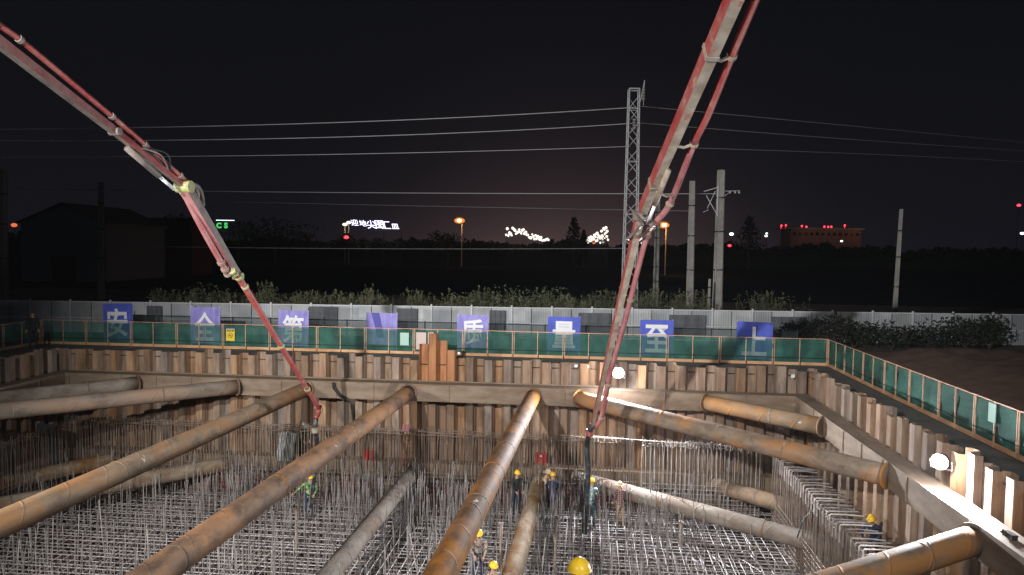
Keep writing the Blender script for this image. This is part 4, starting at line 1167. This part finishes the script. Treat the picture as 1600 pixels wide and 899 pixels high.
# --- boom at the right
def RB(px, py):      # vertical boom plane x = 2.85 + .1 (26.5 - y)
    d = fwd + rt * ((px - 800) / F) + up * ((449.5 - py) / F)
    t_ = 5.5 / (d.x + .1 * d.y); return CAM + d * t_
sideR = Vector((1, .1, 0)).normalized()
T0, HJ, TP = RB(1146, 0), RB(1000, 338), RB(926, 664)
top = T0 + (T0 - HJ) * .55
root = empty('concrete_pump_boom', HJ); O = HJ.copy(); tag(root, 'red and cement-splashed pump boom rising steeply beside the lattice mast', 'pump boom')
m = MB(); beam(m, top, HJ + (T0 - HJ).normalized() * .3, .27, .40, .20, .32, sideR); 
for i in range(len(m.v)): m.v[i] = m.v[i] - O
m.build('upper_section', [m_red, m_splat], root)
m = MB(); beam(m, HJ - (HJ - TP).normalized() * .1, TP, .20, .28, .11, .14, sideR)
for i in range(len(m.v)): m.v[i] = m.v[i] - O
m.build('tip_section', [m_red, m_splat], root)
joint(root, HJ, sideR, .13, .34, m_greyp, O)
for f_ in (.18, .80):
    c = T0.lerp(HJ, f_); d = (HJ - T0).normalized()
    m = MB(); beam(m, c - d * .05, c + d * .05, .29 - f_ * .07, .43 - f_ * .09, .29 - f_ * .07, .43 - f_ * .09, sideR)
    for i in range(len(m.v)): m.v[i] = m.v[i] - O
    m.build('collar', [m_splat, m_greyp], root)
# hydraulic ram and linkage below the hinge
a = RB(1038, 268) + Vector((.05, -.25, 0)); b_ = RB(1006, 350) + Vector((.05, -.25, 0))
m = MB(); m.tube([a - O, a.lerp(b_, .62) - O], .07, 12); m.build('hydraulic_cylinder', m_splat, root, smooth=True)
m = MB(); m.tube([a.lerp(b_, .6) - O, b_ - O], .045, 10); m.build('ram_rod', m_galv, root, smooth=True)
m = MB()
for s_ in (-.16, .16):
    m.tube([RB(998, 330) + sideR * s_ - O, RB(1010, 352) + sideR * s_ + Vector((0, -.3, 0)) - O, RB(990, 374) + sideR * s_ - O], .05, 6)
m.build('link_bar', m_greyp, root)
# delivery pipe standing off to the right
pp = [(1198, -45), (1180, 0), (1143, 88), (1106, 180), (1084, 225), (1047, 318), (1022, 350), (1011, 368), (998, 415), (985, 468), (974, 510), (961, 556), (950, 600), (940, 652), (930, 668)]
def bx_(py):
    return 1146 + (1000 - 1146) * py / 338 if py < 338 else 1000 + (926 - 1000) * (py - 338) / 326
pts = [U(px, py, y=RB(bx_(py), py).y) for px, py in pp]
sp = smooth_pts(pts, 5)
cut = 5 * 4 + 1
m = MB(); m.tube([q - O for q in sp[:cut]], .085, 12); m.build('delivery_pipe', m_red, root, smooth=True)
m = MB(); m.tube([q - O for q in sp[cut - 1:]], .083, 12); m.build('delivery_pipe', m_pink, root, smooth=True)
fl = []
for i in (10, 20, 25, 31, 35, 45, 60, 65): fl.append((sp[i], (sp[i + 1] - sp[i]).normalized()))
flanges(root, fl, .115, m_splat, O)
for (x0, y0), k in (((1052, 226), 2), ((1110, 90), 1), ((1028, 300), 2)):
    i = min(range(len(sp)), key=lambda j: abs((sp[j] - CAM).normalized().dot((U(x0 + 30, y0, y=17) - CAM).normalized()) - 1))
    m = MB(); q = sp[i]; c = RB(x0, y0); m.tube([c - O, (c + q) / 2 + Vector((0, 0, -.08)) - O, q - O], [.05, .035, .05], 8); m.build('pipe_bracket', m_splat, root)
# end hose
h0 = pts[-1]; wk = U(920, 800, z=MZ); hp = [TP, U(921, 676, y=pts[-1].y), U(917, 700, y=26.7), U(919, 740, y=26.8), U(915, 790, y=26.9), U(913, 835, y=26.6)]
m = MB(); m.tube([q - O for q in smooth_pts(hp, 5)], [.10] * 26, 12); m.build('end_hose', m_rubber, root, smooth=True)
m = MB(); m.tube([hp[1] + Vector((0, 0, .12)) - O, hp[1] - Vector((0, 0, .12)) - O], .13, 12); m.build('hose_clamp', m_red, root)

# --- boom at the left
def LB(px, py):      # plane x = -12.3 + .18 y
    d = fwd + rt * ((px - 800) / F) + up * ((449.5 - py) / F)
    t_ = -12.3 / (d.x - .18 * d.y); return CAM + d * t_
sideL = Vector((1, -.18, 0)).normalized()
A0, A1, HJ, B1, TP = LB(0, 67), LB(180, 206), LB(288, 292), LB(372, 432), LB(497, 637)
root = empty('concrete_pump_boom', HJ); O = HJ.copy(); tag(root, 'red pump boom reaching in over the gabled hall and the yellow sign', 'pump boom')
def bm_(a, b_, w0, h0, w1, h1, nm, mats):
    m = MB(); beam(m, a, b_, w0, h0, w1, h1, sideL)
    for i in range(len(m.v)): m.v[i] = m.v[i] - O
    return m.build(nm, mats, root)
bm_(A0 + (A0 - A1) * 1.2, A1, .20, .22, .15, .16, 'upper_section', [m_pinkd, m_greyp])
bm_(A1, HJ, .13, .15, .11, .13, 'knee_section', [m_red, m_greyp])
bm_(HJ, B1, .26, .28, .18, .2, 'middle_section', [m_greyp, m_pink])
bm_(B1, TP, .13, .15, .09, .1, 'tip_section', [m_greyp, m_red])
joint(root, HJ, sideL, .16, .42, m_olive, O); joint(root, A1, sideL, .09, .26, m_greyp, O); joint(root, B1, sideL, .11, .28, m_olive, O); joint(root, TP, sideL, .10, .22, m_red, O)
# ram and hoses slung below the knee
m = MB(); m.tube([LB(198, 232) - O, LB(248, 275) - O], .075, 10); m.build('hydraulic_cylinder', m_greyp, root, smooth=True)
m = MB(); m.tube([LB(248, 275) - O, LB(272, 296) - O], .045, 10); m.build('ram_rod', m_galv, root, smooth=True)
for k in range(4):
    m = MB(); m.tube([q - O for q in smooth_pts([LB(208 + 3 * k, 228 + k), LB(232 + 4 * k, 247 - 2 * k) + sideL * .1 * k, LB(262 + 2 * k, 268 + 2 * k), LB(283, 288)], 5)], .022, 6); m.build('hydraulic_hose', m_darkst if k % 2 else m_greyp, root, smooth=True)
m = MB(); m.tube([q - O for q in smooth_pts([LB(298, 288), LB(308, 292), LB(314, 304), LB(316, 322)], 5)], .075, 10); m.build('pipe_elbow', m_greyp, root, smooth=True)
off = sideL * .17
pa = [LB(-90, -22), LB(0, 44), LB(40, 74), LB(170, 182), LB(222, 226), LB(286, 282)]
sp = smooth_pts(pa, 5); m = MB(); m.tube([q + off * .45 - O for q in sp], .058, 12); m.build('delivery_pipe', m_red, root, smooth=True)
flanges(root, [(sp[i] + off * .45, (sp[i + 1] - sp[i]).normalized()) for i in (4, 9, 15, 20, 24)], .08, m_greyp, O)
pb_ = [LB(292, 292), LB(325, 358), LB(364, 428)]
sp = smooth_pts(pb_, 6); m = MB(); m.tube([q - off * .6 + Vector((0, -.16, 0)) - O for q in sp], .085, 12); m.build('delivery_pipe', m_pink, root, smooth=True)
flanges(root, [(q - off * .6 + Vector((0, -.16, 0)), (sp[1] - sp[0]).normalized()) for q in (sp[0], sp[1], sp[10], sp[11], sp[12])], .118, m_splat, O)
pc = [LB(364, 424), LB(384, 448), LB(440, 540), LB(494, 630), LB(499, 640), LB(494, 652)]
sp = smooth_pts(pc, 6); m = MB(); m.tube([q + off * .2 + Vector((0, -.14, 0)) - O for q in sp], .082, 12); m.build('delivery_pipe', m_red, root, smooth=True)
flanges(root, [(sp[i] + off * .2 + Vector((0, -.14, 0)), (sp[i + 1] - sp[i]).normalized()) for i in (0, 2, 4, 6, 12, 16, 22)], .112, m_olive, O)
m = MB(); hp = [LB(494, 652), LB(493, 672), U(496, 700, y=28.2), U(490, 745, y=28.2), U(488, 790, y=28.2)]
m.tube([q - O for q in smooth_pts(hp, 5)], .085, 12); m.build('end_hose', m_rubber, root, smooth=True)
m = MB(); m.tube([hp[1] + Vector((0, -.12, .1)) - O, hp[1] + Vector((0, -.12, -.08)) - O], .115, 12); m.build('hose_clamp', m_splat, root)

# ------------------------------------------------------------------ floodlights on the walls
def floodlight(label, loc, aim, wd, e):
    d = (aim - loc).normalized()
    root = empty('floodlight', loc); root.rotation_mode = 'QUATERNION'; root.rotation_quaternion = d.to_track_quat('-Y', 'Z'); tag(root, label, 'floodlight')
    r_ = wd / 2
    m = MB(); m.tube([(0, .24, 0), (0, .20, 0), (0, .06, 0), (0, .0, 0)], [r_ * .45, r_ * .7, r_ * 1.0, r_ * 1.12], 28)
    for k in range(5): m.tube([(0, .10 + k * .03, 0), (0, .112 + k * .03, 0)], r_ * (1.06 - k * .07), 24)
    m.build('housing', m_darkst, root)
    m = MB(); m.tube([(0, .0, 0), (0, -.03, 0), (0, -.055, 0)], [r_ * 1.06, r_ * .9, r_ * .5], 28); m.build('glass', m_glassem, root, smooth=True)
    ptlight('flood_spill', (0, -.32, .1), e * .16, (.95, .96, 1.0), .06, root)
    m = MB(); m.tube([(-wd / 2 - .06, .09, 0), (-wd / 2 - .06, .15, -wd * .6), (wd / 2 + .06, .15, -wd * .6), (wd / 2 + .06, .09, 0)], .018, 6); m.build('bracket', m_galv, root)
    ld = bpy.data.lights.new('flood_light', 'AREA'); ld.energy = e; ld.size = wd; ld.color = (.92, .95, 1.0); ld.spread = math.radians(175)
    l = bpy.data.objects.new('flood_light', ld); COL.objects.link(l); l.parent = root; l.location = (0, -.07, 0); l.rotation_euler = (PI / 2, 0, 0)
    l.rotation_euler = Vector((0, -1, 0)).to_track_quat('-Z', 'Y').to_euler()
fl1 = U(966, 583, y=30.0)
floodlight('dazzling white floodlight mounted on the far wall beside the boom', fl1, fl1 + Vector((-.15, -1, -.2)), .42, 2300)
fl2 = U(1468, 722, y=18.0)
floodlight('dazzling white floodlight clamped to the side wall above the waler', fl2, fl2 + Vector((-.85, -.8, -.15)), .36, 1300)

# ------------------------------------------------------------------ people
def person(label, base, yaw, lean=0.0, arms='down', shirt=None, trousers=None, helmet='yellow', scale=1.0, knee=0.0, hip_drop=0.0, tilt=0.0):
    """faces local -Y"""
    shirt = shirt or m_black; trousers = trousers or m_navy
    root = empty('person', base, yaw); tag(root, label, 'person')
    root.scale = (scale,) * 3
    J = {}
    pz = .94 - hip_drop
    J['pel'] = Vector((0, knee * .25, pz))
    def L_(x, y, z):     # upper body point leaned forward about the pelvis
        v = Vector((x, y, z - .94)); v = Matrix.Rotation(-lean, 3, 'X').inverted() @ v if False else Matrix.Rotation(lean, 3, 'X') @ v
        return v + J['pel']
    J['waist'] = L_(0, 0, 1.10); J['chest'] = L_(0, .01, 1.33); J['neck'] = L_(0, 0, 1.50)
    hd = Matrix.Rotation(lean * .6 + tilt, 3, 'X')
    J['hb'] = J['neck'] + hd @ Vector((0, -.02, .07)); J['ht'] = J['neck'] + hd @ Vector((0, -.03, .20))
    for s, k in ((-1, 'l'), (1, 'r')):
        J['sh' + k] = L_(s * .19, 0, 1.42)
        if arms == 'down': e, w_ = L_(s * .25, .02, 1.14), L_(s * .25, -.10, .92)
        elif arms == 'forward': e, w_ = L_(s * .23, -.16, 1.20), L_(s * .13, -.40, 1.16)
        elif arms == 'work': e, w_ = J['sh' + k] + Vector((s * .05, -.14, -.24)), J['sh' + k] + Vector((-s * .04, -.30, -.40))
        elif arms == 'reach':
            e, w_ = (L_(-.42, -.08, 1.26), L_(-.64, -.20, 1.18)) if s < 0 else (L_(.24, -.14, 1.18), L_(.10, -.36, 1.10))
        elif arms == 'raise':
            e, w_ = (L_(-.30, -.14, 1.24), L_(-.30, -.34, 1.40)) if s < 0 else (L_(.25, .02, 1.14), L_(.22, -.16, 1.0))
        J['el' + k] = e; J['wr' + k] = w_
        J['hi' + k] = J['pel'] + Vector((s * .095, 0, -.04))
        J['kn' + k] = Vector((s * .12, -knee * .35, .50 - hip_drop * .35)); J['an' + k] = Vector((s * .13, .03, .09)); J['to' + k] = Vector((s * .145, -.17, .045))
    names = list(J); idx = {n: i for i, n in enumerate(names)}
    rad = dict(pel=.135, waist=.125, chest=.155, neck=.058, hb=.075, ht=.085)
    for k in 'lr': rad.update({'sh' + k: .068, 'el' + k: .046, 'wr' + k: .032, 'hi' + k: .092, 'kn' + k: .062, 'an' + k: .046, 'to' + k: .038})
    E = [('pel', 'waist'), ('waist', 'chest'), ('chest', 'neck'), ('neck', 'hb'), ('hb', 'ht')]
    for k in 'lr': E += [('chest', 'sh' + k), ('sh' + k, 'el' + k), ('el' + k, 'wr' + k), ('pel', 'hi' + k), ('hi' + k, 'kn' + k), ('kn' + k, 'an' + k), ('an' + k, 'to' + k)]
    me = bpy.data.meshes.new('body'); me.from_pydata([tuple(J[n]) for n in names], [(idx[a], idx[b]) for a, b in E], [])
    tmp = bpy.data.objects.new('tmp_body', me); COL.objects.link(tmp)
    md = tmp.modifiers.new('skin', 'SKIN'); md.use_smooth_shade = True
    sub = tmp.modifiers.new('sub', 'SUBSURF'); sub.levels = 1; sub.render_levels = 1
    sv = me.skin_vertices[0].data
    for n in names: sv[idx[n]].radius = (rad[n], rad[n] * (.8 if n in ('chest', 'waist', 'pel') else 1))
    sv[idx['pel']].use_root = True
    bpy.context.view_layer.update()
    dg = bpy.context.evaluated_depsgraph_get()
    ev = bpy.data.meshes.new_from_object(tmp.evaluated_get(dg)); bpy.data.objects.remove(tmp)
    m = MB()
    segs = [(J[a], J[b], a, b) for a, b in E]
    def which(c):
        best, bn = 9, 0
        for a, b, na, nb in segs:
            ab = b - a; t_ = max(0, min(1, (c - a).dot(ab) / ab.dot(ab))); dist = (c - (a + ab * t_)).length
            r_ = rad[na] + (rad[nb] - rad[na]) * t_
            if dist - r_ < best:
                best = dist - r_
                if nb in ('hb', 'ht') or (nb == 'neck' and t_ > .8): bn = 0
                elif nb[:2] == 'to' : bn = 3
                elif nb[:2] in ('hi', 'kn', 'an'): bn = 2
                elif nb[:2] == 'wr' and t_ > .93: bn = 0
                else: bn = 1
        return bn
    vs_ = [v.co.copy() for v in ev.vertices]
    m.v = vs_
    for p in ev.polygons:
        m.f.append(tuple(p.vertices)); m.m.append(which(sum((vs_[i] for i in p.vertices), Vector()) / len(p.vertices)))
    # nose, ears, eyes, mouth
    hc = (J['hb'] + J['ht']) / 2
    m.ball(hc + hd @ Vector((0, -.088, -.005)), .018, 6, 5, 0, (.8, 1.2, 1.4))
    for s in (-1, 1):
        m.ball(hc + hd @ Vector((s * .080, .0, .0)), .024, 6, 5, 0, (.5, .9, 1.3)); m.ball(hc + hd @ Vector((s * .032, -.076, .022)), .011, 6, 4, 3)
    m.box(hc + hd @ Vector((0, -.080, -.045)), (.045, .012, .009), hd, 3)
    # hands: palm and five fingers
    for k, s in (('l', -1), ('r', 1)):
        wv = (J['wr' + k] - J['el' + k]).normalized(); a = J['wr' + k]
        sd = wv.cross(Vector((0, 0, 1)));
        if sd.length < .1: sd = Vector((1, 0, 0))
        sd.normalize(); nn_ = sd.cross(wv)
        m.tube([a - wv * .02, a + wv * .03, a + wv * .085], [.030, .040, .036], 8, 0)
        for q in range(4):
            o_ = a + wv * .078 + sd * (q - 1.5) * .021; L = (.068, .078, .072, .056)[q]
            m.tube([o_, o_ + wv * L * .5 - nn_ * .006, o_ + wv * L * .8 - nn_ * .028], [.0105, .0095, .007], 6, 0)
        o_ = a + wv * .03 + sd * .036 * s
        m.tube([o_, o_ + sd * s * .03 + wv * .03, o_ + sd * s * .03 + wv * .062 - nn_ * .01], [.013, .011, .008], 6, 0)
    body = m.build('body', [m_skin, shirt, trousers, m_boot], root, smooth=True)
    # helmet or hat
    if helmet:
        hm = {'yellow': m_yel, 'white': m_whel, 'hat': m_beige}[helmet]
        m = MB(); c = J['ht'] + hd @ Vector((0, .01, -.005)); n = 20; rings = 7; R0 = .128 if helmet != 'hat' else .118
        b0 = len(m.v)
        for i in range(rings):
            th = (PI / 2) * i / (rings - 1)
            for q in range(n):
                a0 = 2 * PI * q / n; rr = R0 * math.cos(th); zz_ = .115 * math.sin(th)
                if rr < .002: rr = .002
                x, y = rr * math.cos(a0) * .92, rr * math.sin(a0) * 1.08
                ridge = .007 if abs(x) < .02 and i > 1 else 0
                m.v.append(c + hd @ Vector((x, y, zz_ + ridge)))
        for i in range(rings - 1):
            for q in range(n):
                m.f.append((b0 + i * n + q, b0 + i * n + (q + 1) % n, b0 + (i + 1) * n + (q + 1) % n, b0 + (i + 1) * n + q)); m.m.append(0)
        b1 = len(m.v)
        for ro, z in ((1.0, 0.0), (1.22 if helmet != 'hat' else 1.75, -.012), (1.0, -.014)):
            for q in range(n):
                a0 = 2 * PI * q / n; pk = (.045 * max(0, -math.sin(a0)) ** 3) if ro > 1.1 else 0
                rr = R0 * (1 + (ro - 1) * (.45 if helmet != 'hat' else 1)) + pk
                m.v.append(c + hd @ Vector((rr * math.cos(a0) * .92, rr * math.sin(a0) * 1.08, z)))
        for i in (0, 1):
            for q in range(n):
                m.f.append((b1 + i * n + q, b1 + (i + 1) * n + q, b1 + (i + 1) * n + (q + 1) % n, b1 + i * n + (q + 1) % n)); m.m.append(0)
        m.build('helmet' if helmet != 'hat' else 'hat', hm, root, smooth=True)
    return root
def onmat(px, d, z=MZ): 
    p = U(px, 800, y=d); return Vector((p.x, d, z + .03))
FACE_CAM = 0.0; BACK = PI
person('worker in a green camouflage shirt and yellow helmet holding the hose under the rusty strut', onmat(483, 28.3), FACE_CAM + .5, .25, 'reach', m_camo_g, m_navy)
person('worker in blue-grey camouflage with a yellow helmet, back turned, guiding the right hose', onmat(923, 27.9), BACK - .3, .18, 'forward', m_camo_b, m_tealtr)
person('worker in a checked shirt, khaki trousers and straw-coloured hat standing on the mat', onmat(969, 27.6), BACK + .4, .05, 'raise', m_check, m_khaki, 'hat')
person('worker in dark clothes and yellow helmet left of the beige-hatted worker', onmat(806, 29.0), FACE_CAM + .4, .12, 'work', m_black, m_navy)
person('bent worker in a beige hat at the head of the dusty lower strut', onmat(846, 29.3), FACE_CAM + 1.2, .35, 'work', m_beige, m_black, 'hat')
person('worker in navy clothes and yellow helmet just right of the beige-hatted worker', onmat(863, 28.6), BACK, .15, 'work', m_navy, m_navy)
person('worker in brown camouflage and yellow helmet leaning on the strut below the middle strut', onmat(748, 23.0), FACE_CAM + .1, .35, 'work', m_camo_d, m_navy)
person('worker of whom mostly the yellow helmet shows beside the dusty lower strut', onmat(771, 20.4), FACE_CAM + .3, .1, 'down', m_camo_d, m_navy)
p = U(907, 880, y=7.5)
person('nearest worker, only the big yellow helmet rising over the bottom edge', Vector((p.x, 7.5, 0.0)), PI, .12, 'down', m_camo_b, m_navy)
p = U(458, 700, y=1); uu, _ = inv(U(459, 700, y=31.1))
person('worker in dark clothes and white helmet crouching on the lower waler beside the grey panel', P(uu, wf - .3, LZ1), FACE_CAM + 1.0, .5, 'work', m_dgreen, m_black, 'white', 1.0, .25, .25)
person('worker in a yellow helmet standing behind the hooked rebar against the side wall', P(8.55, inv(U(1380, 815, y=21.6))[1], LZ1), -.8, .5, 'work', m_navy, m_black, 'yellow', 1.0, .3, .3)
p = U(54, 545, z=0)
person('dark-clad bareheaded person standing by the green netting at the dim corner', Vector((p.x + .1, p.y - .25, 0.01)), FACE_CAM + .4, .0, 'down', m_black, m_black, None)

# ------------------------------------------------------------------ small things in the pit
m_panel = mat('grey_corrugated_sheet', (0.34, 0.38, 0.38), 0.5, .2, col2=(.45, .48, .48), scale=2)
m_dpanel = mat('dark_blue_tarp', (0.035, 0.042, 0.055), 0.7, col2=(.06, .07, .085), scale=2, stretch=(3, 3, .4))
def sheet(name, label, cat, quad, vplane, mt, folds=6, amp=.03, th=.02):
    """quad: four photo pixels (tl, tr, br, bl) laid on the plane v = vplane"""
    c = []
    for px, py in quad:
        p = U(px, py, y=30); c.append(CAM + (p - CAM) * (vplane / inv(p)[1]))
    m = MB(); n = folds * 4; nd = dv
    for side_ in (0, 1):
        for q in range(n + 1):
            f_ = q / n; o_ = nd * (amp * math.sin(q * PI / 2 + .7) + side_ * th)
            m.v.append(c[0].lerp(c[1], f_) + o_ ); m.v.append(c[3].lerp(c[2], f_) + o_)
    N = 2 * (n + 1)
    for q in range(n):
        a = 2 * q; m.f.append((a, a + 1, a + 3, a + 2)); m.m.append(0); m.f.append((N + a, N + a + 2, N + a + 3, N + a + 1)); m.m.append(0)
    tag(m.build(name, mt, origin=c[3]), label, cat)
sheet('metal_sheet', 'light grey corrugated sheet leaning behind the wall bars next to the crouching worker', 'metal sheet', [(438, 676), (463, 677), (457, 722), (430, 720)], 30.2, m_panel)
sheet('tarpaulin', 'wide dark tarp hung at the dim corner behind the short brace', 'tarp', [(57, 662), (91, 664), (91, 728), (55, 733)], 29.4, m_dpanel)
sheet('tarpaulin', 'dark grey tarp hung at the picture edge on the dim side', 'tarp', [(-10, 693), (24, 688), (24, 745), (-10, 752)], 26.8, m_dpanel)
# red cans on the lower waler
def red_can(label, px, py, r, h):
    uu, _ = inv(U(px, py, y=31.0)); p = P(uu, wf - .45, LZ1)
    root = empty('gas_bottle', p); tag(root, label, 'gas bottle', 'red bottles on the far lower waler')
    m = MB(); m.tube([(0, 0, 0), (0, 0, .02), (0, 0, h * .8), (0, 0, h * .92), (0, 0, h)], [r * .9, r, r, r * .7, r * .3], 14); m.build('bottle_body', m_redcan, root, smooth=True)
    m = MB(); m.tube([(0, 0, h), (0, 0, h + .06)], .02, 8); m.tube([(-.04, 0, h + .05), (.05, 0, h + .06)], .012, 6); m.build('valve', m_darkst, root)
red_can('red bottle on the waler, left one of the close trio', 566, 714, .07, .42)
red_can('red bottle on the waler, middle one of the close trio', 572, 714, .07, .44)
red_can('red bottle on the waler, right one of the close trio', 578.5, 714, .07, .43)
uu, _ = inv(U(846, 709, y=30.9)); p = P(uu, wf - .45, LZ1 + .12)
root = empty('red_crate', p, -TH); tag(root, 'bright red box on the far wall above the beige-hatted worker', 'box')
m = MB(); m.box((0, 0, .22), (.48, .3, .40)); m.build('box_shell', m_redcan, root)
m = MB(); m.box((0, 0, .44), (.5, .32, .04)); m.build('lid', m_redcan, root)
m = MB(); m.box((.0, -.155, .38), (.08, .012, .05)); m.build('latch', m_galv, root)
m = MB(); m.box((0, 0, -.05), (.6, .36, .12)); m.build('pallet', m_waler, root)
# ladder leaning behind the wall bars
def onv(px, py, v): 
    p = U(px, py, y=30); return CAM + (p - CAM) * (v / inv(p)[1])
root = empty('ladder', onv(626, 730, 30.1)); O = root.location.copy(); tag(root, 'reddish steel ladder leaning behind the wall bars with a pink rag at its top', 'ladder')
a0, a1 = onv(626, 730, 30.1), onv(633, 678, 30.4); b0, b1 = onv(632, 730, 30.1), onv(640, 676, 30.4)
for a, b_ in ((a0, a1), (b0, b1)):
    m = MB(); m.tube([a - O, b_ - O], .025, 6); m.build('rail', m_redsteel, root)
for i in range(7):
    f_ = (i + .5) / 7; m = MB(); m.tube([a0.lerp(a1, f_) - O, b0.lerp(b1, f_) - O], .016, 6); m.build('rung', m_redsteel, root)
sheet('cloth_rag', 'pink cloth hanging at the top of the reddish ladder', 'cloth', [(629, 663), (640, 664), (639, 675), (628, 674)], 29.6, mat('pink_cloth', (.55, .25, .28), .8), 2, .02)
# hooks/bracket hanging over the waler
def bracket(label, pts, v, r=.05):
    q = [onv(px, py, v) for px, py in pts]; m = MB(); m.tube([p for p in q], r, 6)
    tag(m.build('hanging_bracket', m_darkst, origin=q[0]), label, 'bracket')
bracket('dark steel hook hanging on the far waler right of the red boom tip', [(521, 598), (522, 606), (531, 618), (545, 626)], wf - .68, .07)
bracket('dark loop of cable round the bright diagonal brace', [(1010, 632), (1013, 636), (1019, 643), (1028, 649)], 28.6, .02)
# concrete vibrator: hose looping up to the hooked bars
q = [U(1245, 842, y=23.5), U(1256, 812, y=23.4), U(1268, 801, y=23.2), U(1280, 796, y=23.0), U(1291, 798, y=23)]
root = empty('concrete_vibrator', q[3]); O = q[3].copy(); tag(root, 'thin dark vibrator hose with a pale metal end looping up to the hooked rebar', 'vibrator')
m = MB(); m.tube([p - O for p in smooth_pts(q, 5)], .022, 6); m.build('hose', m_rubber, root)
m = MB(); m.tube([q[3] - O, q[4] + Vector((.1, 0, .02)) - O], .04, 8); m.build('poker_tube', m_splat, root)
m = MB(); m.tube([q[3] - O, q[3] - Vector((.2, 0, .06)) - O], .03, 8); m.build('coupling', m_splat, root)
# small bracket pins on the side waler
m = MB(); p = P(wr - .3, inv(U(1567, 840, z=WZ1))[1], WZ1); m.box(p + Vector((0, 0, .05)), (.12, .3, .1)); m.tube([p, p + Vector((-.12, .1, .12))], .04, 8)
tag(m.build('steel_lug', m_darkst, origin=p), 'dark steel lug welded on top of the side waler', 'lug')

# ------------------------------------------------------------------ night haze
HZ = 0.00016
if HZ:
    m = MB(); m.box((0, 130, 6), (900, 400, 29)); o = m.build('haze', bpy.data.materials.new('haze_air')); tag(o, None, None, None, 'stuff')
    mm = o.data.materials[0]; mm.use_nodes = True; t = mm.node_tree; t.nodes.clear()
    pv = t.nodes.new('ShaderNodeVolumePrincipled'); pv.inputs['Density'].default_value = HZ; pv.inputs['Color'].default_value = (.85, .88, .95, 1); pv.inputs['Anisotropy'].default_value = 0.35
    oo = t.nodes.new('ShaderNodeOutputMaterial'); t.links.new(pv.outputs[0], oo.inputs['Volume'])
